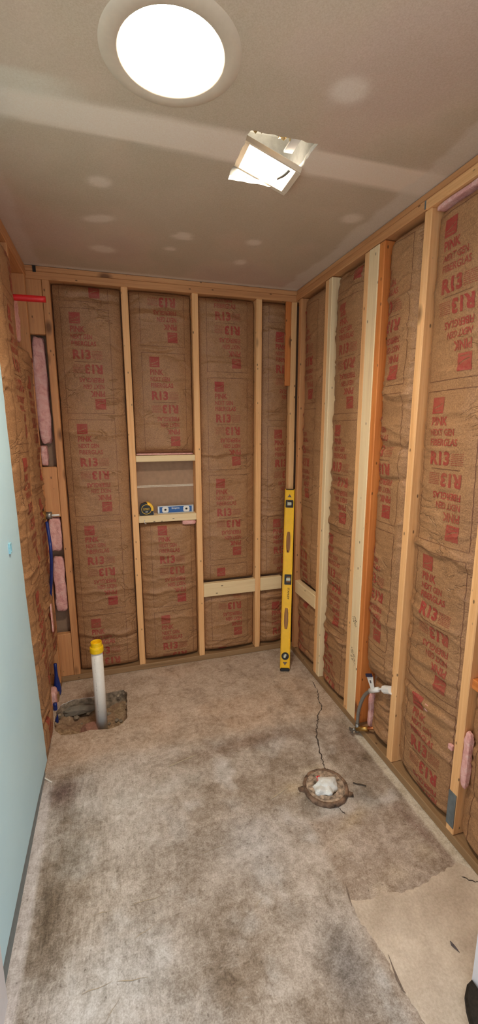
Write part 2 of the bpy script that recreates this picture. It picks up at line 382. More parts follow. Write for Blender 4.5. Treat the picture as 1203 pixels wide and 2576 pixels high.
def batt(label, O, U, N, u0, u1, z0, z1, left, sq, seed, crease=12, recess=0.040, bulge=0.034, amp=0.0065, folds=4, flat=4, core=True, extra=None, group=None, skew=0.0, cellu=0.0065):
    """kraft faced insulation batt; O+U*u+z = point on the stud face plane, N points into the room"""
    O, U, N = np.array(O, float), np.array(U, float), np.array(N, float)
    R = np.random.RandomState(seed)
    cr = []
    crease = int(crease*1.7)
    for i in range(crease):
        cr.append((z0+(z1-z0)*R.rand(), R.uniform(-0.22, 0.22), R.uniform(-0.8, 0.8), R.uniform(u0, u1), R.uniform(0.05, 0.22), R.choice([-1, 1, 1])*R.uniform(0.4, 1.0)*amp, R.uniform(0.004, 0.009)))
    for i in range(folds):
        cr.append((z0+(z1-z0)*R.rand(), R.uniform(-0.12, 0.12), R.uniform(-0.3, 0.3), (u0+u1)/2, 0.4, R.choice([-1, 1])*amp*R.uniform(1.0, 1.8), R.uniform(0.01, 0.018)))
    for i in range(crease):
        cr.append((z0+(z1-z0)*R.rand(), R.uniform(-1.2, 1.2), R.uniform(-2, 2), R.choice([u0+0.03, u1-0.03]), R.uniform(0.02, 0.05), R.choice([-1, 1])*R.uniform(0.5, 1.1)*amp, R.uniform(0.005, 0.009)))
    ledge = [(z0+(z1-z0)*R.uniform(0.05, 0.95), R.uniform(-0.10, 0.10), R.uniform(-0.5, 0.5), R.uniform(u0+0.05, u1-0.05), R.uniform(0.08, 0.3), R.uniform(0.5, 1.2)*amp, R.choice([-1, 1])) for i in range(int((z1-z0)*5))]
    uc, hw = (u0+u1)/2, (u1-u0)/2
    def depth(u, z):
        s = np.clip(np.abs((u-uc)/hw), 0, 1)
        prof = (1-s**flat)
        e = np.clip(np.minimum(z-z0, z1-z)/0.05, 0, 1); e = 1-(1-e)**2.2
        d = -recess-0.02*(1-e)+bulge*prof*(0.35+0.65*e)
        d = d+(fbm(u*5+seed, z*3.2, seed)-0.5)*0.018*prof
        d = d+(fbm(u*22+seed, z*30, seed+9, 3)-0.5)*0.0045
        for v0, sl, cu, ucr, wu, a, wv in cr:
            t = z-(v0+sl*(u-ucr)+cu*(u-ucr)**2+0.006*np.sin((u-ucr)*40+v0*50))
            d = d+a*np.exp(-np.abs(t/wv)**1.4)*np.exp(-((u-ucr)/wu)**2)
        for v0, sl, cu, ucr, wu, a, sg in ledge:
            t = sg*(z-(v0+sl*(u-ucr)+cu*(u-ucr)**2+0.005*np.sin((u-ucr)*31+v0*70)))
            d = d+a*np.where(t > 0, np.exp(-np.clip(t, 0, 1)/0.035), np.exp(np.clip(t, -1, 0)/0.005))*np.exp(-((u-ucr)/wu)**4)*prof
        if extra: d = d+extra(u, z)
        return d
    def warp(u, z): return u+skew*(z-(z0+z1)/2)
    base = O+U*uc; base = base+np.array([0, 0, z0])
    nu = int((u1-u0)/cellu)+1; nz = int((z1-z0)/0.0065)+1
    gu, gz = np.meshgrid(np.linspace(u0, u1, nu), np.linspace(z0, z1, nz)); gu = gu.ravel(); gz = gz.ravel()
    edge = np.abs((gu-uc)/hw) > 0.999
    gu2 = gu-np.sign(gu-uc)*edge*0.006*fbm(gz*6, gz*0, seed+3)
    d = depth(gu, gz); P = O+np.outer(gu2, U)+np.outer(d, N); P[:, 2] += gz
    P -= base
    idx = np.arange(nu*nz).reshape(nz, nu)
    F = np.stack([idx[:-1, :-1], idx[:-1, 1:], idx[1:, 1:], idx[1:, :-1]], -1).reshape(-1, 4)
    if np.dot(np.cross(U, (0, 0, 1)), N) < 0: F = F[:, ::-1]
    # side flanges reach back into the bay
    ring = np.concatenate([idx[0, :], idx[1:, -1], idx[-1, ::-1][1:], idx[::-1, 0][1:-1]])
    n0 = len(P); back = P[ring]-np.outer(np.full(len(ring), 0.0), N); back = back+np.outer(-0.012-0*d[ring], N)
    P = np.concatenate([P, back]); k = len(ring)
    side = [(int(ring[i]), int(n0+i), int(n0+(i+1) % k), int(ring[(i+1) % k])) for i in range(k)]
    t = empty('insulation_batt', base, label, 'insulation', group)
    face = obj('facing', mesh('facing', P.tolist(), F.tolist()+side, True), 'kraft_paper', t)
    if core:
        a = O+U*(u0+0.004)-N*0.086-base; b = O+U*(u1-0.004)-N*(recess+0.014)-base
        lo = np.minimum(a, b); hi = np.maximum(a, b); lo[2] = 0.004; hi[2] = z1-z0-0.004
        bar('fiberglass', (lo[0], hi[0]), (lo[1], hi[1]), (lo[2], hi[2]), 'pink_fiberglass', t, 0.006)
    if sq is not None:
        k0 = int(math.floor((z0-sq)/PERIOD))-1; k1 = int(math.ceil((z1-sq)/PERIOD))+1
        for kk in range(k0, k1+1):
            for nm, tpl, mt, off in (('logo_mark', LOGO, 'red_ink', 0.0013), ('logo_mark', turned(LOGO), 'red_ink', 0.0013), ('lettering', WORDS, 'red_ink', 0.0013), ('lettering', turned(WORDS), 'red_ink', 0.0013),
                                     ('fine_print', FINE, 'red_ink', 0.0013), ('fine_print', turned(FINE), 'red_ink', 0.0013), ('print_border', BORDER, 'brown_ink', 0.0011)):
                V = tpl[0]+np.array([left, sq+kk*PERIOD+0.0535]); V = np.stack([V[:, 0]+skew*(V[:, 1]-(z0+z1)/2), V[:, 1]], 1)
                ok = (V[:, 0] > u0+0.006) & (V[:, 0] < u1-0.006) & (V[:, 1] > z0+0.006) & (V[:, 1] < z1-0.006)
                f = tpl[1][ok[tpl[1]].all(1)]
                if len(f) < 4 or (nm == 'lettering' and len(f) < 0.12*len(tpl[1])): continue
                use = np.unique(f); mp = -np.ones(len(V), int); mp[use] = np.arange(len(use)); V = V[use]; f = mp[f]
                Q = O+np.outer(V[:, 0], U)+np.outer(depth(V[:, 0], V[:, 1])+off, N); Q[:, 2] += V[:, 1]; Q -= base
                obj(nm, mesh(nm, Q.tolist(), f.tolist(), True), mt, face)
    return t

def color_attr(me, cols, name='Col'):
    a = me.color_attributes.new(name, 'FLOAT_COLOR', 'POINT'); a.data.foreach_set('color', np.asarray(cols, np.float32).ravel())
def cdt_sheet(x0, x1, y0, y1, step, holes, zfun=None):
    nx = int((x1-x0)/step); ny = int((y1-y0)/step)
    pts = []; 
    def inside(p, poly):
        c = False; j = len(poly)-1
        for i in range(len(poly)):
            if (poly[i][1] > p[1]) != (poly[j][1] > p[1]) and p[0] < (poly[j][0]-poly[i][0])*(p[1]-poly[i][1])/(poly[j][1]-poly[i][1])+poly[i][0]: c = not c
            j = i
        return c
    bbs = [(min(p[0] for p in h)-step, max(p[0] for p in h)+step, min(p[1] for p in h)-step, max(p[1] for p in h)+step) for h in holes]
    corner = [(x0, y0), (x1, y0), (x1, y1), (x0, y1)]
    pts += corner; edges = [(0, 1), (1, 2), (2, 3), (3, 0)]
    for h in holes:
        s = len(pts); pts += list(h); edges += [(s+i, s+(i+1) % len(h)) for i in range(len(h))]
    for j in range(ny+1):
        for i in range(nx+1):
            p = (x0+(x1-x0)*i/nx, y0+(y1-y0)*j/ny)
            if p in corner: continue
            if any(b[0] < p[0] < b[1] and b[2] < p[1] < b[3] and (inside(p, h) or min((p[0]-q[0])**2+(p[1]-q[1])**2 for q in h) < (step*0.3)**2) for b, h in zip(bbs, holes)): continue
            pts.append(p)
    r = delaunay_2d_cdt([Vector(p) for p in pts], edges, [], 0, 1e-6)
    V = np.array([(v.x, v.y) for v in r[0]]); F = []
    for f in r[2]:
        c = V[list(f)].mean(0)
        if any(b[0] < c[0] < b[1] and b[2] < c[1] < b[3] and inside(c, h) for b, h in zip(bbs, holes)): continue
        F.append(list(f))
    return V, F

# ------------------------------------------------------------------ floor
H = 2.44
LX = -1.557                                # stud faces of the left wall
hole = []
hp = [(-1.56, -0.30), (-1.535, -0.235), (-1.47, -0.205), (-1.37, -0.213), (-1.27, -0.198), (-1.185, -0.19), (-1.168, -0.23), (-1.17, -0.34), (-1.176, -0.47), (-1.20, -0.505), (-1.25, -0.533), (-1.31, -0.527), (-1.362, -0.512), (-1.44, -0.518), (-1.515, -0.51), (-1.552, -0.455), (-1.562, -0.38)]
rng = np.random.RandomState(11)
for i in range(len(hp)):
    a = np.array(hp[i]); b = np.array(hp[(i+1) % len(hp)])
    for k in range(4):
        p = a+(b-a)*k/4+(rng.rand(2)-0.5)*0.006; hole.append((float(p[0]), float(p[1])))
V, F = cdt_sheet(-1.70, 0.12, -2.10, 0.12, 0.015, [hole])
def floor_color(V):
    x, y = V[:, 0], V[:, 1]; n = len(V)
    col = np.tile(np.array(lin(186, 170, 154)[:3]), (n, 1)); st = np.zeros(n)
    def blend(c, a): 
        a = np.clip(a, 0, 1)[:, None]; col[:] = col*(1-a)+np.array(lin(*c)[:3])*a
    def g(cx, cy, sx, sy, rot=0, p=2.0):
        c, s = math.cos(rot), math.sin(rot); dx = x-cx; dy = y-cy; a = (dx*c+dy*s)/sx; b = (-dx*s+dy*c)/sy
        nn = 0.55*(fbm(x*9, y*9, 5)-0.5)
        return np.exp(-np.maximum((a*a+b*b)**(p/2)+nn, 0))
    ss = lambda a, b, v: np.clip((v-a)/(b-a), 0, 1)**2*(3-2*np.clip((v-a)/(b-a), 0, 1))
    N1 = fbm(x*3.5, y*3.5, 21); N2 = fbm(x*8, y*8, 31); N3 = fbm(x*18, y*14, 41)
    far = ss(-0.86, -0.72, y+0.05*(N2-0.5)+0.03*x)
    # rougher old slab near the camera: grey with brown drifts
    near = 1-far
    blend((178, 170, 162), 0.8*near); blend((146, 132, 118), near*ss(0.45, 0.65, N1)*0.7); blend((192, 190, 188), near*ss(0.52, 0.7, N2)*0.7)
    blend((132, 118, 104), near*ss(0.52, 0.66, N3)*0.5)
    blend((186, 164, 144), far*ss(0.4, 0.62, N1)*0.6); blend((150, 132, 116), far*ss(0.55, 0.7, N2)*0.45)
    blend((196, 192, 188), g(-1.2, -1.10, 0.17, 0.30, 0.25)*0.65); blend((198, 198, 198), g(-1.25, -1.68, 0.22, 0.16)*0.7)
    blend((200, 198, 194), g(-1.02, -1.0, 0.25, 0.05, 0.1)*0.5)
    blend((96, 76, 74), g(-1.47, -0.90, 0.075, 0.085)*0.9); blend((120, 98, 76), g(-1.47, -0.80, 0.08, 0.03)*0.6)
    blend((96, 82, 66), g(-1.465, -1.42, 0.05, 0.16)*0.9); blend((112, 100, 84), g(-1.40, -1.22, 0.07, 0.12)*0.55); blend((120, 106, 92), g(-1.44, -1.06, 0.06, 0.1)*0.5)
    blend((128, 106, 90), g(-0.60, -0.84, 0.26, 0.05, 0.06)*0.8); blend((132, 112, 96), g(-0.30, -0.86, 0.16, 0.04, -0.2)*0.5)
    blend((130, 118, 108), g(-0.95, -1.35, 0.18, 0.2)*0.5); blend((118, 100, 80), g(-0.93, -1.74, 0.12, 0.12)*0.6); blend((98, 96, 98), g(-0.58, -1.80, 0.07, 0.12)*0.65)
    blend((182, 184, 188), g(-0.72, -1.36, 0.12, 0.12)*0.5)
    rect = ss(-0.50, -0.47, x)*ss(-1.33, -1.37, y+0.06*(x+0.3))*0.8
    blend((164, 148, 134), rect)
    blend((196, 182, 164), g(-0.36, -1.66, 0.03, 0.03)*0.9); blend((190, 176, 158), g(-0.27, -1.62, 0.05, 0.03)*0.8); blend((190, 180, 166), g(-0.41, -1.47, 0.03, 0.025)*0.8); blend((188, 174, 156), g(-0.12, -1.58, 0.05, 0.03)*0.7)
    blend((196, 182, 160), g(-0.475, -1.17, 0.05, 0.035)*0.85); blend((196, 182, 160), g(-0.30, -1.38, 0.09, 0.022, 0.4)*0.8); blend((198, 186, 166), g(-0.34, -1.10, 0.09, 0.02)*0.6)
    blend((112, 108, 102), g(-0.21, -1.30, 0.05, 0.06)*0.7); blend((126, 120, 112), g(-0.46, -1.27, 0.05, 0.05)*0.6)
    blend((92, 78, 56), g(-0.055, -1.10, 0.04, 0.035)*0.8); blend((140, 118, 104), g(-0.10, -1.0, 0.08, 0.12)*0.5)
    blend((128, 104, 94), g(-0.075, -1.50, 0.018, 0.13, 0.18)*0.7)
    # clean cement strip along the right sill and along the left board
    strip = ss(-0.042, -0.03, x+0.012*(N3-0.5))*ss(-0.80, -1.0, y); blend((206, 198, 182), strip*0.85)
    strip2 = (1-ss(-1.525, -1.505, x+0.02*(N3-0.5)+0.012*(y+1.2)))*ss(-0.75, -0.9, y); blend((204, 202, 204), strip2*0.9)
    blend((170, 150, 128), g(-1.37, -0.37, 0.28, 0.25)*0.5)
    st = (1-ss(-1.35, -0.85, x))*near*0.5+0.12*near+0.04
    return np.concatenate([col, np.ones((n, 1))], 1), st
c, st = floor_color(V)
zz = (fbm(V[:, 0]*5, V[:, 1]*5, 77)-0.5)*0.003
# the slab edge round the hole is chipped a little
me = mesh('floor', np.column_stack([V, np.minimum(zz, 0)]).tolist(), F, True)
color_attr(me, c); a = me.attributes.new('Streak', 'FLOAT', 'POINT'); a.data.foreach_set('value', st.astype(np.float32))
floor = tag(obj('floor', me, 'concrete_floor'), 'stained bare concrete slab with a hole and a crack', None, None, 'structure')
# adjoining floor beyond the doorway
v2 = np.array([(-3.2, -4.2), (1.6, -4.2), (1.6, -2.10), (-3.2, -2.10)]); me = mesh('f', [(x, y, -0.002) for x, y in v2], [(0, 1, 2, 3)])
c, st = floor_color(v2); color_attr(me, c); obj('hall_slab', me, 'concrete_floor', floor)
# broken edge of the slab inside the hole
hv, hf = [], []; n = len(hole)
cx, cy = -1.36, -0.36
for lev, (dz, out) in enumerate([(0, 0), (-0.03, 0.006), (-0.07, 0.016), (-0.11, 0.010), (-0.17, 0.02)]):
    for i, (x, y) in enumerate(hole):
        d = Vector((x-cx, y-cy)).normalized(); o_ = out+(rng.rand()-0.5)*0.014*(lev > 0)
        hv.append((x+d.x*o_, y+d.y*o_, dz-0.0005+(rng.rand()-0.5)*0.008*(lev > 0)))
for l in range(4):
    for i in range(n): hf.append((l*n+i, l*n+(i+1) % n, (l+1)*n+(i+1) % n, (l+1)*n+i))
obj('broken_slab_edge', mesh('e', hv, hf, True), 'slab_edge', floor)
# dirt in the hole
gx, gy = np.meshgrid(np.linspace(-1.62, -1.12, 60), np.linspace(-0.60, -0.14, 56))
z = -0.095+0.05*np.clip((-1.34-gx)/0.16, 0, 1)*np.clip((-0.29-gy)/0.12, 0, 1)+(fbm(gx*14, gy*14, 3)-0.5)*0.06+(fbm(gx*50, gy*50, 8, 3)-0.5)*0.016
z = np.minimum(z, -0.032)
idx = np.arange(60*56).reshape(56, 60); f = np.stack([idx[:-1, :-1], idx[:-1, 1:], idx[1:, 1:], idx[1:, :-1]], -1).reshape(-1, 4)
tag(obj('dirt_fill', mesh('d', np.stack([gx.ravel(), gy.ravel(), z.ravel()], 1).tolist(), f.tolist(), True), 'dirt', floor), 'loose brown dirt and gravel in the hole', kind='stuff')
def rock(name, loc, r, seed, mat, parent, sc=(1, 1, 0.7)):
    bm = bmesh.new(); bmesh.ops.create_icosphere(bm, subdivisions=2, radius=r); R = random.Random(seed)
    for v in bm.verts: v.co = Vector((v.co.x*sc[0], v.co.y*sc[1], v.co.z*sc[2]))*(1+R.uniform(-0.16, 0.16))
    return bm_obj(name, bm, mat, parent, loc)
rock('concrete_lump', (-1.45, -0.228, -0.062), 0.06, 1, 'grey_lump', floor, (1.6, 0.45, 0.45))
rock('brick_chunk', (-1.37, -0.42, -0.065), 0.05, 2, 'brick_chunk', floor, (1.2, 0.8, 0.7))
for i in range(26):
    rock('stone', (rng.uniform(-1.53, -1.20), rng.uniform(-0.50, -0.22), rng.uniform(-0.10, -0.075)), rng.uniform(0.006, 0.016), 20+i, 'stone', floor)
for i in range(14):
    k = rng.randint(len(hole)); x, y = hole[k]; d = Vector((x-cx, y-cy)).normalized()
    rock('stone', (x+d.x*0.004, y+d.y*0.004, -0.022-0.05*rng.rand()), rng.uniform(0.007, 0.015), 60+i, 'slab_edge', floor)
def ribbon(pts, w, z=0.0012, seed=0):
    R = random.Random(seed); V, F = [], []; P = [Vector((*p, 0)) for p in pts]; n = len(P)
    for i, p in enumerate(P):
        t = (P[min(i+1, n-1)]-P[max(i-1, 0)]).normalized(); s = Vector((-t.y, t.x, 0)); ww = w*(0.4+0.9*R.random())*(0.25 if i in (0, n-1) else 1)
        V += [(p.x+s.x*ww/2, p.y+s.y*ww/2, z), (p.x-s.x*ww/2, p.y-s.y*ww/2, z)]
    for i in range(n-1): F.append((2*i, 2*i+1, 2*i+3, 2*i+2))
    return mesh('r', V, F)
def jag(pts, k, a, seed):
    R = random.Random(seed); out = []
    for i in range(len(pts)-1):
        for j in range(k):
            t = j/k; out.append((pts[i][0]*(1-t)+pts[i+1][0]*t+R.uniform(-a, a), pts[i][1]*(1-t)+pts[i+1][1]*t+R.uniform(-a, a)))
    return out+[pts[-1]]
# newer cement patch by the doorway
pp = [(-0.480, -1.652), (-0.42, -1.668), (-0.36, -1.664), (-0.29, -1.682), (-0.22, -1.684), (-0.15, -1.668), (-0.10, -1.662), (-0.035, -1.651), (0.0, -1.69), (0.0, -2.095), (-0.44, -2.095), (-0.452, -1.965), (-0.462, -1.90), (-0.464, -1.80), (-0.474, -1.76), (-0.486, -1.71)]
t = NT('cement_patch'); o_ = t.coord(); n1 = t.noise(o_, 9, 6, 0.6); n2 = t.noise(o_, 120, 3, 0.7); c_ = t.ramp(n1, [(0.36, lin(184, 169, 151)), (0.64, lin(212, 198, 180))]); c_ = t.mix(0.4, c_, t.ramp(n2, [(0.34, (0.2, 0.19, 0.17, 1)), (0.66, (0.76, 0.76, 0.76, 1))]), 'SOFT_LIGHT'); t.bump(n2, 0.15, 0.001); MAT['cement_patch'] = t.set(c_, 0.75)
pp = jag(pp[:8], 6, 0.004, 8)[:-1]+pp[7:10]+jag(pp[10:]+pp[:1], 8, 0.004, 9)[:-1]
Vp, Fp = prism(pp, ((0, 0, 0.0), (1, 0, 0), (0, 1, 0), (0, 0, 1)), 0.0010); obj('cement_patch', mesh('p', Vp, Fp), 'cement_patch', floor)['label'] = 'smooth paler cement patch by the doorway'
obj('crack', ribbon(jag([(-0.03, -0.45), (-0.046, -0.558), (-0.078, -0.63), (-0.094, -0.702), (-0.15, -0.76), (-0.163, -0.788), (-0.21, -0.86), (-0.227, -0.899), (-0.263, -1.005), (-0.286, -1.091), (-0.289, -1.13)], 7, 0.005, 1), 0.0048, seed=3), 'crack_dark', floor)['label'] = 'thin jagged crack in the slab'
obj('crack', ribbon(jag([(-0.335, -1.315), (-0.334, -1.335), (-0.326, -1.353)], 4, 0.002, 2), 0.004, seed=4), 'crack_dark', floor)
obj('crack', ribbon(jag([(-0.06, -1.70), (-0.03, -1.725), (-0.005, -1.73)], 5, 0.003, 5), 0.003, 0.0022, seed=5), 'crack_dark', floor)
obj('floor_scuff', ribbon([(-0.245, -1.845), (-0.246, -1.855), (-0.243, -1.866), (-0.240, -1.878)], 0.009, 0.0022, 6), 'stain_purple', floor)
obj('gouge', ribbon([(-0.452, -1.82), (-0.458, -1.85), (-0.463, -1.88), (-0.463, -1.905), (-0.460, -1.912)], 0.008, 0.0024, 7), 'stain_dark', floor)
obj('gouge', ribbon([(-0.470, -1.60), (-0.477, -1.63), (-0.483, -1.655), (-0.487, -1.672)], 0.005, 0.0024, 8), 'stain_dark', floor)

R = random.Random(31)
for i in range(12):
    x, y, a, l = R.uniform(-1.35, -0.6), R.uniform(-1.75, -0.85), R.uniform(-0.5, 0.9), R.uniform(0.03, 0.11)
    obj('scratch', ribbon([(x+l*k/4*math.cos(a), y+l*k/4*math.sin(a)+0.002*math.sin(k*2+i)) for k in range(5)], 0.0022, 0.0012, i), 'mud', floor)
# ------------------------------------------------------------------ ceiling with its two openings
rc = (-0.985, -1.485); RR = 0.121
hole1 = [(rc[0]+0.128*math.cos(2*PI*k/40), rc[1]+0.128*math.sin(2*PI*k/40)) for k in range(40)]
FX0, FX1, FY0, FY1 = -0.728, -0.508, -1.295, -1.038
hole2 = []
for a, b in (((FX0, FY0), (FX1, FY0)), ((FX1, FY0), (FX1, FY1)), ((FX1, FY1), (FX0, FY1)), ((FX0, FY1), (FX0, FY0))):
    for k in range(12):
        t_ = k/12; hole2.append((a[0]+(b[0]-a[0])*t_+(rng.rand()-0.5)*0.007, a[1]+(b[1]-a[1])*t_+(rng.rand()-0.5)*0.007))
V, F = cdt_sheet(-1.70, 0.12, -2.10, 0.12, 0.015, [hole1, hole2])
def ceil_color(V):
    x, y = V[:, 0], V[:, 1]; n = len(V); col = np.tile(np.array(lin(204, 184, 162)[:3]), (n, 1))
    N1 = fbm(x*2.5, y*2.5, 51); N2 = fbm(x*12, y*12, 52)
    def blend(c, a):
        a = np.clip(a, 0, 1)[:, None]; col[:] = col*(1-a)+np.array(lin(*c)[:3])*a
    ss = lambda a, b, v: np.clip((v-a)/(b-a), 0, 1)
    blend((200, 174, 160), ss(0.45, 0.65, N1)*0.5); blend((184, 174, 150), ss(0.5, 0.35, N1)*0.4)
    wob = 0.02*(fbm(x*5, y*0, 60)-0.5)
    lo = -1.155+0.02*x*0+wob; hi = -1.268-wob
    lo = lo-0.02*np.clip(-0.6-x, 0, 1); 
    band = ss(0.0, 0.012, lo+0.022-y)*ss(0.0, 0.012, y-(hi-0.01))
    blend((240, 224, 206), band*0.9)
    blend((224, 214, 196), ss(0.02, 0.0, np.abs(y+1.30)-0.03)*ss(-1.15, -1.3, x+0.1*(N2-0.5))*0.7)
    # taped edges
    blend((224, 214, 200), ss(-0.10, -0.085, x+0.05*(N2-0.5)+0.04*(fbm(y*4, y*0, 61)-0.5))*0.6)
    blend((226, 218, 206), ss(-0.035, -0.02, y+0.01*(N2-0.5))*0.8)
    blend((216, 202, 190), ss(-1.47, -1.50, x+0.04*(N2-0.5))*0.6)
    blend((216, 204, 190), ss(0.30, 0.0, np.hypot((x+1.55)/0.16, (y+1.25)/0.20)-0.8)*0.5)
    for cx_, cy_, sx, sy, r in ((-1.161, -0.896, 0.04, 0.035, 0), (-1.171, -0.616, 0.065, 0.03, -0.35), (-1.157, -0.306, 0.06, 0.04, 0.1), (-0.80, -0.57, 0.035, 0.022, 0.2), (-0.81, -0.54, 0.05, 0.02, 0.1), (-0.846, -0.401, 0.028, 0.022, 0), (-0.479, -0.581, 0.035, 0.03, 0), (-0.469, -0.336, 0.03, 0.035, 0), (-0.524, -1.506, 0.05, 0.045, 0), (-0.157, -0.911, 0.045, 0.04, 0)):
        c, s = math.cos(r), math.sin(r); dx = x-cx_; dy = y-cy_; q = ((dx*c+dy*s)/sx)**2+((-dx*s+dy*c)/sy)**2
        blend((234, 220, 204), np.clip(1.6*np.exp(-(q+0.5*(N2-0.5))**2*1.2), 0, 1)*0.75)
    return np.concatenate([col, np.ones((n, 1))], 1)
me = mesh('ceiling', np.column_stack([V, np.full(len(V), H)]).tolist(), [f[::-1] for f in F])
color_attr(me, ceil_color(V))
ceiling = tag(obj('ceiling', me, 'ceiling_drywall'), 'unpainted drywall ceiling with mudded joint and patched screw spots', None, None, 'structure')
me = mesh('c2', [(-3.2, -4.2, H), (1.6, -4.2, H), (1.6, -2.10, H), (-3.2, -2.10, H)], [(3, 2, 1, 0)]); color_attr(me, np.tile(np.array(lin(200, 196, 190)), (4, 1)))
obj('hall_ceiling', me, 'ceiling_drywall', ceiling)
# cut edges of the drywall round the fan opening
n = len(hole2); hv = [(x, y, H) for x, y in hole2]+[(x+(rng.rand()-0.5)*0.004, y+(rng.rand()-0.5)*0.004, H+0.014) for x, y in hole2]
obj('cut_edge', mesh('ce', hv, [(i, (i+1) % n, n+(i+1) % n, n+i) for i in range(n)]), 'gypsum_edge', ceiling)

# ------------------------------------------------------------------ back wall (stud faces at y=0)
def sheet(name, X, Y, Z, mat, kind='structure', parent=None, label=None):
    V = [(x, y, z) for x in X for y in Y for z in Z]
    o = obj(name, mesh(name, V, [(0, 1, 3, 2), (4, 6, 7, 5), (0, 4, 5, 1), (2, 3, 7, 6), (0, 2, 6, 4), (1, 5, 7, 3)]), mat, parent)
    if kind: o['kind'] = kind
    if label: o['label'] = label
    return o
D = 0.089
wb = sheet('wall_back', (-1.66, 0.11), (D, D+0.0127), (0, 2.449), 'gypsum_back_paper', label='open stud wall across the back, insulated, with a niche')
TP, SP = 2.372, 0.038
bar('top_plate', (-1.646, 0.10), (0, D), (TP, 2.410), 'wood_aged', wb)
bar('top_plate', (-1.646, 0.10), (0.004, D), (2.4105, 2.4385), 'wood_aged', wb)
bar('sole_plate', (-1.646, 0.0), (0, D), (0.0, SP), 'wood_treated', wb)
for x0, m in ((-1.484, 'wood_aged'), (-1.074, 'wood_tan'), (-0.669, 'wood_tan'), (-0.264, 'wood_tan')):
    bar('stud', (x0, x0+0.038), (0, D), (SP, TP), m, wb)
bar('stud', (-0.027, 0.011), (0.0, D), (SP, TP), 'wood_tan', wb)
bar('stud', (-0.064, -0.0285), (0.0, 0.020), (1.86, TP), 'wood_orange', wb, label='short orange stud piece hanging in the corner')
for z0, z1, m in ((2.093, TP, 'wood_aged'), (1.072, 1.368, 'wood_aged'), (SP, 0.325, 'wood_aged')):
    bar('ladder_block', (-1.570, -1.4855), (0.002, 0.040), (z0, z1), m, wb)
bar('niche_block', (-1.0358, -0.669), (-0.002, D), (1.385, 1.423), 'wood_fresh', wb, label='pale block forming the top of the niche')
bar('niche_block', (-1.0358, -0.669), (-0.004, D), (1.004, 1.048), 'wood_fresh', wb, label='pale block forming the shelf of the niche')
bar('blocking', (-0.631, -0.264), (-0.003, 0.035), (0.464, 0.557), 'wood_fresh', wb)
bar('blocking', (-0.226, -0.067), (-0.003, 0.035), (0.464, 0.557), 'wood_fresh', wb)
bar('drywall_joint', (-1.036, -0.669), (D-0.002, D), (1.216, 1.2215), 'joint_line', wb, 0)
bar('drywall_joint', (-1.036, -0.669), (D-0.002, D), (1.224, 1.229), 'joint_line', wb, 0)
bar('nail_plate', (-1.523, -1.507), (-0.001, 0.004), (2.405, 2.436), 'black_plastic', wb, 0)

# ------------------------------------------------------------------ right wall (stud faces at x=0)
wr = sheet('wall_right', (D, D+0.0127), (-2.06, 0.09), (0, 2.449), 'gypsum_back_paper', label='open stud wall on the right, insulated')
bar('top_plate', (0, D), (-1.176, -0.001), (TP+0.004, 2.412), 'wood_aged', wr)
bar('top_plate', (-0.006, D), (-2.06, -1.178), (TP, 2.407), 'wood_tan', wr)
bar('top_plate', (0.004, D), (-2.06, -0.001), (2.4125, 2.4385), 'wood_aged', wr)
bar('sole_plate', (0, D), (-2.06, -0.001), (0, SP), 'wood_treated', wr)
def rstud(y1, y0, m, dx=0.0, label=None, name='stud'): return bar(name, (dx, D+min(dx, 0)), (y0, y1), (SP, TP), m, wr, label=label)
rstud(-0.050, -0.088, 'wood_aged')
rstud(-0.395, -0.433, 'wood_tan'); rstud(-0.4335, -0.4715, 'wood_pale', -0.001, 'pale new stud sistered beside the tan one')
rstud(-0.775, -0.812, 'wood_tan'); pale = rstud(-0.8125, -0.888, 'wood_pale', -0.002, 'wide whitish board of the triple stud'); rstud(-0.8885, -0.9265, 'wood_orange', 0.0)
rstud(-1.170, -1.208, 'wood_tan'); rstud(-1.550, -1.588, 'wood_tan')
rstud(-1.955, -1.993, 'wood_tan')
bar('blocking', (-0.002, 0.036), (-0.3945, -0.089), (0.462, 0.552), 'wood_fresh', wr)
bar('blocking', (0.01, D), (-1.954, -1.5885), (0.665, 0.703), 'wood_orange', wr)
bar('nail_plate', (-0.0022, 0.0), (-1.587, -1.551), (0.068, 0.215), 'galvanized', wr, 0, 'grey steel nail plate low on the stud')
bar('nail_plate', (-0.0022, 0.006), (-1.184, -1.168), (2.379, 2.408), 'galvanized', wr, 0, 'small dark steel plate across the top plate joint')
bar('nail_plate', (0.030, 0.034), (-1.532, -1.500), (0.385, 0.49), 'galvanized', wr, 0)
# stamped marks on the pale board
def stamp(parent, x, rows, seed):
    R = random.Random(seed); V, F = [], []
    for (y, z, n_, h) in rows:
        for i in range(n_):
            a = y-i*0.008*0.62+R.uniform(-0.001, 0.001); zz_ = z-i*0.008*0.78
            for s in range(3):
                p = Vector((0, a+R.uniform(-0.003, 0.003), zz_+R.uniform(-h/2, h/2))); q_ = p+Vector((0, R.uniform(-0.006, 0.006), R.uniform(-h/2, h/2)))
                d_ = (q_-p); s_ = Vector((0, -d_.z, d_.y)).normalized()*0.0012
                k = len(V); V += [p+s_, p-s_, q_-s_, q_+s_]; F.append((k, k+1, k+2, k+3))
    return mesh('stamp', [(x, v.y, v.z) for v in V], F)
obj('grade_stamp', stamp(wr, -0.0026, [(-0.835, 0.60, 6, 0.016), (-0.85, 0.612, 4, 0.016), (-0.833, 0.435, 7, 0.006), (-0.833, 0.415, 8, 0.006), (-0.833, 0.385, 4, 0.012), (-0.862, 0.36, 2, 0.012)], 5), 'black_ink', wr)

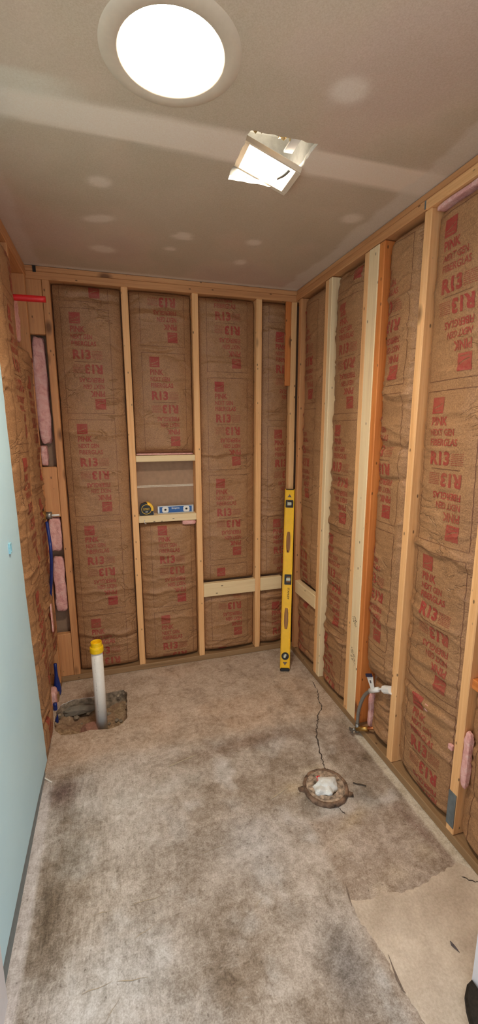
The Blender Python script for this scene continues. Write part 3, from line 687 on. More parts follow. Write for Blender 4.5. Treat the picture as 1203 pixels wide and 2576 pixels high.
# ------------------------------------------------------------------ left wall (stud faces at x=LX)
wl = sheet('wall_left', (LX-D-0.0127, LX-D), (-1.62, 0.09), (0, 2.449), 'gypsum_back_paper', label='stud wall on the left, partly covered with blue green drywall')
bar('top_plate', (LX-D, LX), (-1.62, -0.001), (TP, 2.410), 'wood_aged', wl)
bar('top_plate', (LX-D, LX-0.004), (-1.62, -0.001), (2.4105, 2.4385), 'wood_aged', wl)
bar('sole_plate', (LX-D, LX), (-1.62, -0.62), (0, SP), 'wood_treated', wl)
bar('sole_plate', (LX-D, LX), (-0.21, -0.001), (0, SP), 'wood_treated', wl)
for y1 in (-0.03, -0.415, -0.82, -1.225, -1.582):
    bar('stud', (LX-D, LX), (y1-0.038, y1), (SP, TP), 'wood_aged', wl)
bar('plate_shade_strip', (LX+0.0005, LX+0.003), (-1.60, -0.77), (0.001, 0.12), 'shade_grey', wl, 0)  # added grey strip: painted shade over the sole plate and gap below the board
# the blue green board, its near edge cut unevenly
gb = [(-1.60, 0.105), (-1.30, 0.098), (-1.0, 0.085), (-0.752, 0.062)]
R = random.Random(3)
for k in range(1, 60):
    zz_ = 0.062+(2.434-0.062)*k/60; yy = -0.752-0.086*min(1, (zz_-0.06)/0.84) if zz_ < 0.9 else -0.838-0.032*(zz_-0.9)
    gb.append((yy+R.uniform(-0.003, 0.003), zz_))
gb += [(-0.885, 2.434), (-1.60, 2.434)]
Vp, Fp = prism(gb, ((LX+0.0005, 0, 0), (0, 1, 0), (0, 0, 1), (1, 0, 0)), 0.0125)
me = mesh('g', Vp, Fp); me.materials.append(MAT['gypsum_edge']); me.materials.append(MAT['moisture_board_paper']); me.polygons[1].material_index = 1
b_ = obj('drywall_sheet', me, None, wl); b_['label'] = 'pale blue green moisture resistant drywall sheet'
# little clip and screws on the board
clip = empty('plastic_clip', (LX+0.013, -1.027, 1.142), 'small pale blue clip stuck on the blue green drywall', 'clip')
for Y, Z in (((-0.012, -0.008), (0, 0.038)), ((0.008, 0.012), (0, 0.038)), ((-0.008, 0.008), (0.032, 0.038)), ((-0.008, 0.008), (0, 0.006))):
    bar('rim', (0, 0.007), Y, Z, 'blue_clip', clip, 0.001)
# door jambs at the near end of the room
dj = sheet('door_1', (LX-0.02, LX+0.018), (-1.75, -1.605), (0, 2.43), 'painted_jamb', label='white painted left jamb of the doorway')
d2 = sheet('door_2', (-0.262, -0.21), (-2.07, -1.945), (0, 2.43), 'painted_jamb', label='white painted right jamb of the doorway')
sheet('return_wall', (-0.2095, 0.10), (-2.08, -2.062), (0, 2.43), 'white_trim', None, d2)

# ------------------------------------------------------------------ insulation batts
BK = dict(O=(0, 0, 0), U=(1, 0, 0), N=(0, -1, 0))
RT = dict(O=(0, 0, 0), U=(0, -1, 0), N=(-1, 0, 0))
LT = dict(O=(LX, 0, 0), U=(0, 1, 0), N=(1, 0, 0))
G = 'kraft faced insulation batts'
E_ = 0.003
batt('kraft faced batt filling the whole bay left of the niche', u0=-1.446+E_, u1=-1.074-E_, z0=0.04, z1=TP-0.004, left=-1.405, sq=0.977, seed=3, group=G, folds=5, **BK)
batt('kraft faced batt above the niche', u0=-1.036+E_, u1=-0.669-E_, z0=1.436, z1=TP-0.004, left=-0.975, sq=1.974, seed=14, group=G, crease=9, **BK)
batt('kraft faced batt under the niche shelf', u0=-1.036+E_, u1=-0.669-E_, z0=0.045, z1=0.992, left=-0.965, sq=0.944, seed=25, group=G, crease=12, folds=4, amp=0.006, **BK)
batt('kraft faced batt right of the niche, above the pale blocking', u0=-0.631+E_, u1=-0.264-E_, z0=0.562, z1=TP-0.004, left=-0.58, sq=1.235, seed=36, group=G, crease=11, **BK)
batt('kraft faced batt right of the niche, below the pale blocking', u0=-0.631+E_, u1=-0.264-E_, z0=0.045, z1=0.458, left=-0.575, sq=0.65, seed=47, group=G, crease=6, folds=1, **BK)
batt('narrow kraft faced batt in the back corner, above blocking', u0=-0.226+E_, u1=-0.031, z0=0.562, z1=TP-0.004, left=-0.178, sq=1.549, seed=58, group=G, crease=16, flat=2.2, amp=0.007, **BK)
batt('narrow kraft faced batt in the back corner, below blocking', u0=-0.226+E_, u1=-0.031, z0=0.045, z1=0.458, left=-0.178, sq=0.335, seed=69, group=G, crease=8, flat=2.2, amp=0.007, **BK)
batt('kraft faced batt on right wall beside the corner, upper', u0=0.088+E_, u1=0.395-E_, z0=0.557, z1=TP-0.004, left=0.045, sq=1.788+0.467-PERIOD, seed=71, group=G, crease=10, **RT)
batt('kraft faced batt on right wall beside the corner, under blocking', u0=0.088+E_, u1=0.395-E_, z0=0.045, z1=0.457, left=0.05, sq=0.30, seed=72, group=G, crease=6, **RT)
batt('crumpled kraft faced batt between the pale stud and triple stud', u0=0.4715+E_, u1=0.775-E_, z0=0.045, z1=TP-0.004, left=0.487, sq=1.57, seed=73, group=G, crease=26, folds=8, amp=0.0085, skew=0.03, **RT)
batt('kraft faced batt just right of the triple stud', u0=0.9265+E_, u1=1.170-E_, z0=0.36, z1=TP-0.004, left=0.85, sq=1.205+0.467, seed=74, group=G, crease=20, folds=6, amp=0.0075, **RT)
batt('short torn kraft faced batt behind the supply hose', u0=0.99, u1=1.170-E_, z0=0.05, z1=0.352, left=0, sq=None, seed=75, group=G, crease=10, recess=0.045, flat=2.5, **RT)
batt('large kraft faced batt nearest the camera with clearest red print', u0=1.208+E_, u1=1.550-E_, z0=0.04, z1=TP-0.012, left=1.25, sq=1.661, seed=76, group=G, crease=20, folds=9, amp=0.0065, skew=-0.018, **RT)
batt('kraft faced batt beyond the last right stud, above the block', u0=1.588+E_, u1=1.955-E_, z0=0.708, z1=TP-0.004, left=1.64, sq=1.5, seed=77, group=G, crease=10, **RT)
batt('kraft faced batt beyond the last right stud, below the block', u0=1.588+E_, u1=1.955-E_, z0=0.04, z1=0.66, left=1.64, sq=0.5, seed=78, group=G, crease=10, recess=0.035, **RT)
batt('bulging kraft faced batt on left wall beside the blue green drywall', u0=-0.818, u1=-0.419, z0=0.045, z1=TP-0.05, left=-0.725, sq=1.43, seed=81, group=G, crease=22, folds=6, amp=0.008, recess=0.012, bulge=0.032, flat=3, extra=lambda u, z: -0.034*np.clip((np.where(z < 0.9, -0.752-0.086*np.clip((z-0.06)/0.84, 0, 1), -0.838-0.032*(z-0.9))+0.03-u)/0.04, 0, 1), **LT)
batt('kraft faced batt on left wall in the back corner', u0=-0.412, u1=-0.072, z0=0.30, z1=1.98, left=-0.36, sq=1.20, seed=82, group=G, crease=22, folds=5, amp=0.007, recess=0.02, **LT)

# bare pink fibreglass showing through
def fluff(label, X, Y, Z, seed, parent=None, name='fiberglass_tuft', amp=0.35, n=3):
    bm = bmesh.new(); bmesh.ops.create_cube(bm, size=1); bmesh.ops.subdivide_edges(bm, edges=bm.edges[:], cuts=7, use_grid_fill=True)
    d = Vector((X[1]-X[0], Y[1]-Y[0], Z[1]-Z[0])); mn = min(d)
    co = np.array([v.co[:] for v in bm.verts])
    f1 = fbm((co[:, 0]*d.x+co[:, 1]*d.y)*40+seed, co[:, 2]*d.z*26, seed)-0.5; f2 = fbm(co[:, 2]*d.z*60, (co[:, 0]-co[:, 1])*9+seed, seed+5)-0.5
    for i, v in enumerate(bm.verts):
        c = v.co*2; r = c.normalized(); k = 0.5/max(0.5, (abs(c.x)**6+abs(c.y)**6+abs(c.z)**6)**(1/6)*0.5)
        v.co = Vector((v.co.x*d.x, v.co.y*d.y, v.co.z*d.z))*min(1, k)+r*(f1[i]*amp+f2[i]*amp*0.6)*mn
    o = bm_obj(name, bm, 'pink_fiberglass', parent, ((X[0]+X[1])/2, (Y[0]+Y[1])/2, (Z[0]+Z[1])/2), smooth=True)
    if label: tag(o, label, 'insulation', 'bare pink fiberglass pieces')
    return o
fluff('long strip of pink fiberglass in left back corner, upper', (-1.566, -1.500), (0.012, 0.075), (1.50, 2.085), 1)
fluff('tapering scrap of pink fiberglass above the middle corner block', (-1.568, -1.53), (0.012, 0.07), (1.374, 1.49), 2)
fluff('crumpled pink fiberglass just below the middle corner block', (-1.562, -1.492), (0.012, 0.075), (0.86, 1.066), 3)
fluff('lumpy pink fiberglass low in the left back corner', (-1.558, -1.490), (0.012, 0.075), (0.47, 0.82), 4)
fluff('pink fiberglass edge showing above the niche', (-1.03, -0.675), (0.012, 0.08), (1.4245, 1.435), 5, amp=0.5)
fluff('pink fiberglass scrap hanging under the niche shelf', (-0.76, -0.675), (0.0, 0.05), (0.975, 1.003), 6, amp=0.3)
fluff('pink fiberglass tuft behind the red pipe', (LX-0.05, LX-0.004), (-0.41, -0.27), (1.99, 2.20), 7)
fluff('pink fiberglass scrap behind the blue pipe at the floor', (LX-0.05, LX-0.005), (-0.258, -0.165), (-0.05, 0.09), 8)
fluff('pink fiberglass strip behind the braided supply hose', (0.03, 0.06), (-0.983, -0.962), (0.05, 0.24), 9)
fluff('pink fiberglass clump beyond the last right stud', (-0.002, 0.022), (-1.618, -1.592), (0.27, 0.50), 10)
fluff('pink fiberglass tuft beside the galvanized plate', (0.010, 0.024), (-1.532, -1.512), (0.36, 0.382), 11)
fluff('pink tuft poking through the torn paper', (0.004, 0.010), (-1.398, -1.380), (0.437, 0.466), 12)
fluff('pink fiberglass edge under the right top plate', (0.004, 0.05), (-1.53, -1.22), (2.352, 2.368), 13)
fluff('pink fiberglass sliver in the torn left batt', (LX+0.019, LX+0.026), (-0.335, -0.305), (0.50, 0.66), 14)

# ------------------------------------------------------------------ round ceiling light
t = empty('ceiling_light', (rc[0], rc[1], H), 'round recessed white ceiling light, lit', 'light')
prof = [(0.1205, 0.004), (0.1215, -0.002), (0.126, -0.006), (0.150, -0.0045), (0.163, -0.002), (0.166, 0.0)]
V_, F_ = lathe(prof, 72); obj('trim_ring', mesh('trim', V_, F_, True), 'ivory_trim', t)
pr = []
for i in range(12): pr += [(0.1205-i*0.0004, 0.004+i*0.0065), (0.1175-i*0.0004, 0.006+i*0.0065)]
V_, F_ = lathe(pr, 72); obj('stepped_baffle', mesh('baf', V_, F_), 'white_trim', t)
V_, F_ = lathe([(0.0001, 0.080), (0.06, 0.0805), (0.1135, 0.082)], 72); obj('lens', mesh('lens', V_, [f[::-1] for f in F_], True), 'lamp_glow', t)
V_, F_ = lathe([(0.127, 0.004), (0.127, 0.12), (0.0001, 0.12)], 40); obj('can', mesh('can', V_, F_, True), 'galvanized', t)

# ------------------------------------------------------------------ fan light hanging in its rough opening
t = empty('exhaust_fan_light', (-0.618, -1.166, H), 'square bath fan light, lit, in a rough ceiling cut-out', 'light')
def loc(p): return Vector(p)-Vector((-0.618, -1.166, H))
# housing: four walls and a top
for X, Y, Z in (((-0.738, -0.732), (-1.30, -1.03), (0.016, 0.16)), ((-0.504, -0.498), (-1.30, -1.03), (0.016, 0.16)), ((-0.732, -0.504), (-1.306, -1.30), (0.016, 0.16)), ((-0.732, -0.504), (-1.036, -1.03), (0.016, 0.16)), ((-0.738, -0.498), (-1.306, -1.03), (0.16, 0.164))):
    bar('housing_panel', X, Y, (H+Z[0], H+Z[1]), 'dull_metal', t, 0, base=(-0.618, -1.166, H))
tilt = math.atan2(0.050, 0.155)
pan = obj('lens_panel', None, parent=t, loc=loc((-0.605, -1.104, H+0.020)), rot=(0, tilt, 0))
bm = bmesh.new(); bmesh.ops.create_cube(bm, size=1); bmesh.ops.scale(bm, vec=(0.168, 0.122, 0.006), verts=bm.verts); bmesh.ops.bevel(bm, geom=bm.edges[:], offset=0.002, segments=1, affect='EDGES')
me = bpy.data.meshes.new('l'); bm.to_mesh(me); bm.free(); me.materials.append(MAT['fan_lamp_glow']); pan2 = bpy.data.objects.new('lens_panel', me); COL.objects.link(pan2); pan2.parent = t; pan2.location = pan.location; pan2.rotation_euler = pan.rotation_euler
bpy.data.objects.remove(pan); pan = pan2; pan.name = 'lens_panel'
for X, Y in (((-0.103, 0.103), (0.062, 0.078)), ((-0.103, 0.103), (-0.070, -0.062)), ((-0.103, -0.085), (-0.062, 0.062)), ((0.085, 0.105), (-0.062, 0.062))):
    bar('rim', X, Y, (-0.006, 0.012), 'ivory_trim', pan, 0.001)
V_, F_ = tube([(0.066, -0.055, -0.005), (0.058, -0.03, -0.012), (0.050, -0.005, -0.010), (0.048, 0.010, -0.006)], 0.006, 10)
obj('spring_clip', mesh('clip', V_, F_, True), 'dull_metal', pan)
R = random.Random(9)
for (x, y, s) in ((-0.69, -1.255, 0.022), (-0.60, -1.235, 0.035), (-0.54, -1.25, 0.026)):
    bm = bmesh.new(); bmesh.ops.create_grid(bm, x_segments=7, y_segments=7, size=s)
    for v in bm.verts: v.co.z += R.uniform(-0.014, 0.014); v.co.x += R.uniform(-0.003, 0.003)
    bm_obj('foil_scrap', bm, 'gold_foil', t, loc((x, y, H+0.05)), (0.5, R.uniform(-0.4, 0.4), R.random()*3))
bar('bracket', (-0.575, -0.545), (-1.295, -1.18), (H+0.03, H+0.036), 'white_trim', t, 0, base=(-0.618, -1.166, H))

# ------------------------------------------------------------------ long yellow level
Bc = Vector((-0.152, -0.286, 0.0)); Tc = Vector((-0.028, -0.026, 1.172))
Lv = (Tc-Bc).normalized(); Wd = Vector((0.96, -0.28, 0)); Wd = (Wd-Wd.dot(Lv)*Lv).normalized(); Nn = Lv.cross(Wd)   # Nn: away from the camera
LEN = 1.215
t = empty('spirit_level', Bc, 'long yellow spirit level leaning upright in the back corner', 'level')
Mx = Matrix(((Wd.x, Nn.x, Lv.x), (Wd.y, Nn.y, Lv.y), (Wd.z, Nn.z, Lv.z)))
rotl = Mx.to_euler()
def lobj(name, V, F, mat, par=None, smooth=False):   # local: x across, y towards camera, z along the level
    return obj(name, mesh(name, V, F, smooth), mat, par or t, (0, 0, 0), rotl if par is None else (0, 0, 0))
hw = 0.0305
def slot(zc, hl, w_, n=10):
    pts = []
    for k in range(n): a = -1+2*k/(n-1); pts.append((-w_*(1-0.45*abs(a)**3), zc+a*hl))
    return pts+[(-p[0], p[1]) for p in pts[::-1]]
def rrect(xc, zc, w_, h_, r=0.005):
    out = []
    for cx_, cz_, a0 in ((w_-r, h_-r, 0), (-w_+r, h_-r, PI/2), (-w_+r, -h_+r, PI), (w_-r, -h_+r, 1.5*PI)):
        for k in range(4): a = a0+PI/2*k/3; out.append((xc+cx_+r*math.cos(a), zc+cz_+r*math.sin(a)))
    return out
def circ(xc, zc, r, n=24): return [(xc+r*math.cos(2*PI*k/n), zc+r*math.sin(2*PI*k/n)) for k in range(n)]
slots = [slot(0.855, 0.070, 0.014), slot(0.345, 0.070, 0.014)]
wins = [rrect(0, 1.115, 0.024, 0.024), rrect(0.006, 0.605, 0.022, 0.031), circ(0, 0.098, 0.023)]
tri1 = [(-0.014, 1.160), (0.014, 1.160), (0, 1.180)]; tri2 = [(-0.015, 0.058), (0.015, 0.058), (0.0, 0.036)]
holes = slots+wins
outer = [(-hw, 0.018), (hw, 0.018), (hw, LEN), (-hw, LEN)]
pts = outer[:]; ed = [(0, 1), (1, 2), (2, 3), (3, 0)]
for h in holes:
    s = len(pts); pts += h; ed += [(s+i, s+(i+1) % len(h)) for i in range(len(h))]
r_ = delaunay_2d_cdt([Vector(p) for p in pts], ed, [], 0, 1e-7)
PV = [(v.x, v.y) for v in r_[0]]
def inpoly(p, poly):
    c = False; j = len(poly)-1
    for i in range(len(poly)):
        if (poly[i][1] > p[1]) != (poly[j][1] > p[1]) and p[0] < (poly[j][0]-poly[i][0])*(p[1]-poly[i][1])/(poly[j][1]-poly[i][1])+poly[i][0]: c = not c
        j = i
    return c
fs = []
for f_ in r_[2]:
    c = (sum(PV[i][0] for i in f_)/len(f_), sum(PV[i][1] for i in f_)/len(f_))
    if not any(inpoly(c, h) for h in holes): fs.append(list(f_))
bm = bmesh.new(); vv = [bm.verts.new((x, 0.003, z_)) for x, z_ in PV]
for f_ in fs: bm.faces.new([vv[i] for i in f_])
ex = bmesh.ops.extrude_face_region(bm, geom=bm.faces[:]); bmesh.ops.translate(bm, vec=(0, -0.006, 0), verts=[g for g in ex['geom'] if isinstance(g, bmesh.types.BMVert)])
bmesh.ops.recalc_face_normals(bm, faces=bm.faces[:])
web = bm_obj('web', bm, 'yellow_paint', t, rot=rotl)
for s in (-1, 1):
    o_ = obj('flange', box_mesh(0.0045, 0.024, LEN-0.018, 0.0008, 'yellow_paint'), None, t, Mx @ Vector((s*(hw-0.001), 0, (LEN+0.018)/2)), rotl)
obj('end_cap', box_mesh(0.060, 0.025, 0.020, 0.003, 'black_plastic'), None, t, Mx @ Vector((0, 0, 0.010)), rotl)
obj('end_cap', box_mesh(0.058, 0.022, 0.004, 0.001, 'black_plastic'), None, t, Mx @ Vector((0, 0, LEN-0.002)), rotl)
def frame_ring(outer_, inner_, y0, y1):
    n = len(outer_); V = [(x, y1, z_) for x, z_ in outer_]+[(x, y1, z_) for x, z_ in inner_]+[(x, y0, z_) for x, z_ in outer_]+[(x, y0, z_) for x, z_ in inner_]
    F = []
    for i in range(n):
        j = (i+1) % n; F += [(i, j, n+j, n+i), (2*n+i, 3*n+i, 3*n+j, 2*n+j), (i, 2*n+i, 2*n+j, j), (n+i, n+j, 3*n+j, 3*n+i)]
    return V, F
for (xc, zc), o1, i1, ax in (((0, 1.115), rrect(0, 1.115, 0.0255, 0.0255), rrect(0, 1.115, 0.016, 0.017), 'x'), ((0.006, 0.605), rrect(0.005, 0.605, 0.0245, 0.034), rrect(0.008, 0.605, 0.014, 0.020), 'x'), ((0, 0.098), circ(0, 0.098, 0.0245), circ(0, 0.098, 0.015), 'z')):
    V_, F_ = frame_ring(o1, i1, -0.008, 0.008); fr = lobj('vial_frame', V_, F_, 'black_plastic')
    L_ = 0.014 if ax == 'x' else 0.013
    d_ = Vector((1, 0, 0)) if ax == 'x' else Vector((0.35, 0, 0.93))
    V_, F_ = tube([Vector((xc, 0, zc))-d_*L_, Vector((xc, 0, zc)), Vector((xc, 0, zc))+d_*L_], 0.0125 if ax == 'x' else 0.009, 14, 2)
    vl = lobj('vial', V_, F_, 'clear_vial', fr, True)
for tri in (tri1, tri2):
    V_, F_ = prism(tri, ((0, -0.0038, 0), (1, 0, 0), (0, 0, 1), (0, 1, 0)), 0.0006); lobj('arrow_mark', V_, F_, 'stain_dark')
tv, tf = text_cells('STANLEY', 0.078, 0.0125, 0.02, 0)
# reads downwards: text x -> -z, text y -> +x
lobj('lettering', [(0.004+y-0.0, -0.0036, 0.55-x) for x, y in tv], tf.tolist(), 'black_ink')

# ------------------------------------------------------------------ tape measure on the niche shelf
SH = 1.048
t = empty('tape_measure', (-0.985, 0.030, SH+0.0005), 'black and yellow tape measure on the niche shelf', 'tape measure')
outl = [(-0.040, 0.0), (0.042, 0.0), (0.043, 0.012), (0.039, 0.020), (0.040, 0.036)]
for k in range(9): a = -0.05+k*(PI*0.62)/8; outl.append((0.001+0.040*math.cos(a), 0.040+0.041*math.sin(a)))
outl += [(-0.030, 0.072), (-0.038, 0.056), (-0.041, 0.03)]
bm = bmesh.new(); n = len(outl)
f0 = bm.faces.new([bm.verts.new((x, -0.022, z_)) for x, z_ in outl]); ex = bmesh.ops.extrude_face_region(bm, geom=[f0])
bmesh.ops.translate(bm, vec=(0, 0.044, 0), verts=[g for g in ex['geom'] if isinstance(g, bmesh.types.BMVert)]); bmesh.ops.recalc_face_normals(bm, faces=bm.faces[:])
bmesh.ops.bevel(bm, geom=[e for e in bm.edges if abs(e.verts[0].co.y-e.verts[1].co.y) < 1e-5], offset=0.004, segments=2, affect='EDGES')
bm_obj('case', bm, 'black_plastic', t)
yo = [(0.0365+0*0, 0.018)]
yel = []
for k in range(12): a = -0.35+k*(1.55+0.35)/11; yel.append((0.002+0.0415*math.cos(a), 0.041+0.0420*math.sin(a)))
for k in range(12): a = 1.30-k*(1.30+0.35)/11; yel.append((0.002+0.0300*math.cos(a), 0.040+0.0300*math.sin(a)))
V_, F_ = prism(yel, ((0, -0.0232, 0), (1, 0, 0), (0, 0, 1), (0, 1, 0)), 0.046); obj('yellow_shell', mesh('y', V_, F_), 'yellow_paint', t)
V_, F_ = frame_ring(circ(0.0, 0.040, 0.0315, 32), circ(0.0, 0.040, 0.0285, 32), -0.0265, -0.0225); obj('face_ring', mesh('r', V_, F_), 'yellow_print', t)
V_, F_ = prism(circ(0.0, 0.040, 0.0286, 32), ((0, -0.0240, 0), (1, 0, 0), (0, 0, 1), (0, 1, 0)), 0.002); obj('face_disc', mesh('r', V_, F_), 'black_plastic', t)
for body, w_, h_, z_, mt in (('STANLEY', 0.040, 0.0062, 0.042, 'yellow_print'), ('FATMAX', 0.038, 0.0062, 0.034, 'yellow_print'), ('25', 0.014, 0.008, 0.020, 'white_plastic')):
    tv, tf = text_cells(body, w_, h_, 0.02, 0); obj('lettering', mesh('t', [(x-w_/2, -0.0246, y+z_) for x, y in tv], tf.tolist()), mt, t)
bar('tape_hook', (0.042, 0.047), (-0.012, 0.012), (0.002, 0.020), 'dull_metal', t, 0.001)

# ------------------------------------------------------------------ blue torpedo level
t = empty('torpedo_level', (-0.797, 0.045, SH+0.0005), 'short blue torpedo level with silver edges on the niche shelf', 'level')
t.rotation_euler = (0, 0, 0.0)
TL, TH = 0.232, 0.050
o2 = [(-TL/2+0.007, 0.006), (TL/2-0.007, 0.006), (TL/2-0.007, TH-0.006), (-TL/2+0.007, TH-0.006)]
def plate_holes(outer, holes, y0, y1):
    pts = outer[:]; ed = [(i, (i+1) % len(outer)) for i in range(len(outer))]
    for h in holes:
        s = len(pts); pts += h; ed += [(s+i, s+(i+1) % len(h)) for i in range(len(h))]
    r_ = delaunay_2d_cdt([Vector(p) for p in pts], ed, [], 0, 1e-7); PV = [(v.x, v.y) for v in r_[0]]
    bm = bmesh.new(); vv = [bm.verts.new((x, y0, z_)) for x, z_ in PV]
    for f_ in r_[2]:
        c = (sum(PV[i][0] for i in f_)/len(f_), sum(PV[i][1] for i in f_)/len(f_))
        if not any(inpoly(c, h) for h in holes): bm.faces.new([vv[i] for i in f_])
    ex = bmesh.ops.extrude_face_region(bm, geom=bm.faces[:]); bmesh.ops.translate(bm, vec=(0, y1-y0, 0), verts=[g for g in ex['geom'] if isinstance(g, bmesh.types.BMVert)])
    bmesh.ops.recalc_face_normals(bm, faces=bm.faces[:]); return bm
bm_obj('web', plate_holes(o2, [rrect(-0.067, 0.025, 0.019, 0.0165, 0.009), rrect(0.069, 0.025, 0.019, 0.0165, 0.009)], -0.006, 0.006), 'blue_paint', t)
bar('rail', (-TL/2, TL/2), (-0.010, 0.010), (0, 0.006), 'aluminum', t, 0.001); bar('rail', (-TL/2, TL/2), (-0.010, 0.010), (TH-0.006, TH), 'aluminum', t, 0.001)
bar('end_bar', (-TL/2, -TL/2+0.012), (-0.009, 0.009), (0.006, TH-0.006), 'aluminum', t, 0.001); bar('end_bar', (TL/2-0.012, TL/2), (-0.009, 0.009), (0.006, TH-0.006), 'aluminum', t, 0.001)
for xc in (-0.067, 0.069):
    V_, F_ = frame_ring(rrect(xc, 0.025, 0.0205, 0.018, 0.010), rrect(xc, 0.025, 0.0075, 0.0065, 0.0062), -0.0085, 0.0085); fr = obj('vial_frame', mesh('f', V_, F_), 'white_plastic', t)
    V_, F_ = tube([(xc-0.009, 0, 0.025), (xc, 0, 0.025), (xc+0.009, 0, 0.025)], 0.005, 12, 2); obj('vial', mesh('v', V_, F_, True), 'black_plastic', fr)
tv, tf = text_cells('Empire', 0.050, 0.0135, 0.015, 0); obj('lettering', mesh('t', [(x-0.026, -0.0066, y+0.025) for x, y in tv], tf.tolist()), 'white_plastic', t)

# ------------------------------------------------------------------ drain standpipe in the hole
t = empty('drain_pipe', (-1.312, -0.425, -0.13), 'white plastic drain pipe with yellow cap rising from the floor hole', 'pipe')
V_, F_ = lathe([(0.0, 0.0), (0.0302, 0.0), (0.0302, 0.535), (0.0265, 0.535), (0.0265, 0.45)], 32); obj('pipe', mesh('p', V_, F_, True), 'white_pvc', t)
V_, F_ = lathe([(0.0306, 0.531), (0.0350, 0.532), (0.0358, 0.538), (0.0358, 0.556), (0.0345, 0.562), (0.0300, 0.564), (0.0290, 0.568), (0.0290, 0.586), (0.0280, 0.589), (0.0255, 0.589), (0.0245, 0.586), (0.0240, 0.570), (0.0, 0.568)], 48); obj('cap', mesh('c', V_, F_), 'yellow_cap', t)
V, F = [], []; R = random.Random(2)
for i in range(46):
    z_ = 0.12+i*0.0085
    if 30 < i < 36: continue
    a = -2.02+R.uniform(-0.01, 0.01); da = 0.03*R.uniform(0.4, 1.0); h_ = 0.005*R.uniform(0.3, 1)
    k = len(V)
    for aa, zq in ((a-da, z_), (a+da, z_), (a+da, z_+h_), (a-da, z_+h_)): V.append((0.0306*math.cos(aa), 0.0306*math.sin(aa), zq))
    F.append((k, k+1, k+2, k+3))
obj('printed_marking', mesh('m', V, F), 'black_ink', t)

# ------------------------------------------------------------------ toilet flange with bag
t = empty('closet_flange', (-0.345, -1.218, 0.0), 'rusty round toilet flange on the concrete floor', 'flange')
def rough_lathe(prof, n, amp, seed):
    V, F = lathe(prof, n); R = random.Random(seed)
    return [(x*(1+R.uniform(-amp, amp)), y*(1+R.uniform(-amp, amp)), z_+R.uniform(-amp, amp)*0.06) for x, y, z_ in V], F
V_, F_ = rough_lathe([(0.098, 0.0), (0.100, 0.008), (0.099, 0.017), (0.095, 0.021), (0.088, 0.021), (0.085, 0.017)], 44, 0.018, 1); obj('iron_ring', mesh('i', V_, F_, True), 'rusty_iron', t)
V_, F_ = rough_lathe([(0.086, 0.017), (0.078, 0.020), (0.068, 0.015), (0.060, 0.021), (0.054, 0.020), (0.050, 0.012), (0.046, 0.0), (0.02, -0.0), (0.0, 0.0)], 60, 0.022, 2); obj('wax_residue', mesh('w', V_, F_, True), 'wax_rust', t)
for a in (2.9, -0.6):
    V_, F_ = prism([(-0.014, 0), (0.014, 0), (0.010, 0.022), (-0.008, 0.026)], ((0.096*math.cos(a), 0.096*math.sin(a), 0.001), (-math.sin(a), math.cos(a), 0), (math.cos(a), math.sin(a), 0), (0, 0, 1)), 0.008); obj('bolt_tab', mesh('b', V_, F_), 'rusty_iron', t)
bm = bmesh.new(); bmesh.ops.create_icosphere(bm, subdivisions=4, radius=0.050); R = random.Random(5)
co = np.array([v.co[:] for v in bm.verts]); ff = fbm(co[:, 0]*30+9, co[:, 1]*30+co[:, 2]*20, 5, 2)-0.5; rid = np.abs(fbm(co[:, 0]*26+3, co[:, 1]*26, 15, 2)-0.5)
for i, v in enumerate(bm.verts): v.co = Vector((v.co.x, v.co.y*0.95, v.co.z*0.5))*(1+0.5*ff[i]-1.5*rid[i]+0.18)
bg_ = tag(bm_obj('plastic_bag', bm, 'plastic_bag', None, (-0.348, -1.225, 0.022)), 'crumpled white plastic bag stuffed in the rusty toilet flange', 'bag')
bm = bmesh.new(); bmesh.ops.create_grid(bm, x_segments=5, y_segments=3, size=0.012)
for v in bm.verts: v.co.z = R.uniform(-0.003, 0.003)
bm_obj('red_print', bm, 'red_pex', bg_, (-0.012, 0.040, 0.008), (0.5, 0.2, 0.3))

# ------------------------------------------------------------------ supply stop and braided hose
t = empty('shutoff_valve', (-0.022, -0.955, 0.035), 'small metal shutoff valve at the foot of the triple stud', 'valve')
def cyl(a, b, r, n=16): return tube([a, (Vector(a)+Vector(b))/2, b], r, n, 1)
V_, F_ = cyl((0.06, -0.085, 0.055), (0.012, -0.02, 0.012), 0.0075); obj('copper_stub', mesh('c', V_, F_, True), 'copper', t)
V_, F_ = cyl((0.030, -0.05, 0.030), (-0.004, 0.0, 0.002), 0.012); obj('compression_nut', mesh('c', V_, F_, True), 'brass', t)
V_, F_ = cyl((0, 0, -0.018), (0, 0, 0.03), 0.011); obj('valve_body', mesh('c', V_, F_, True), 'dull_metal', t)
V_, F_ = cyl((-0.008, 0, 0.0), (-0.028, 0.006, -0.004), 0.008); st_ = obj('stem', mesh('c', V_, F_, True), 'dull_metal', t)
bm = bmesh.new(); bmesh.ops.create_cube(bm, size=1); bmesh.ops.scale(bm, vec=(0.008, 0.036, 0.02), verts=bm.verts); bmesh.ops.bevel(bm, geom=bm.edges[:], offset=0.003, segments=2, affect='EDGES'); bm_obj('handle', bm, 'dull_metal', t, (-0.032, 0.006, -0.005))
V_, F_ = cyl((-0.002, 0, 0.06), (-0.002, 0, 0.032), 0.010, 6); hose = empty('supply_hose', (-0.022, -0.955, 0.07), 'grey braided supply hose with white tag and plastic ends', 'hose')
V_, F_ = tube([(0, 0, -0.004), (0, -0.002, 0.06), (0.006, -0.014, 0.13), (0.012, -0.036, 0.185), (0.016, -0.075, 0.232), (0.018, -0.095, 0.248)], 0.0088, 14); obj('braided_tube', mesh('h', V_, F_, True), 'braided_steel', hose)
V_, F_ = cyl((0.016, -0.070, 0.228), (0.022, -0.125, 0.268), 0.0125); obj('crimp_sleeve', mesh('h', V_, F_, True), 'white_plastic', hose)
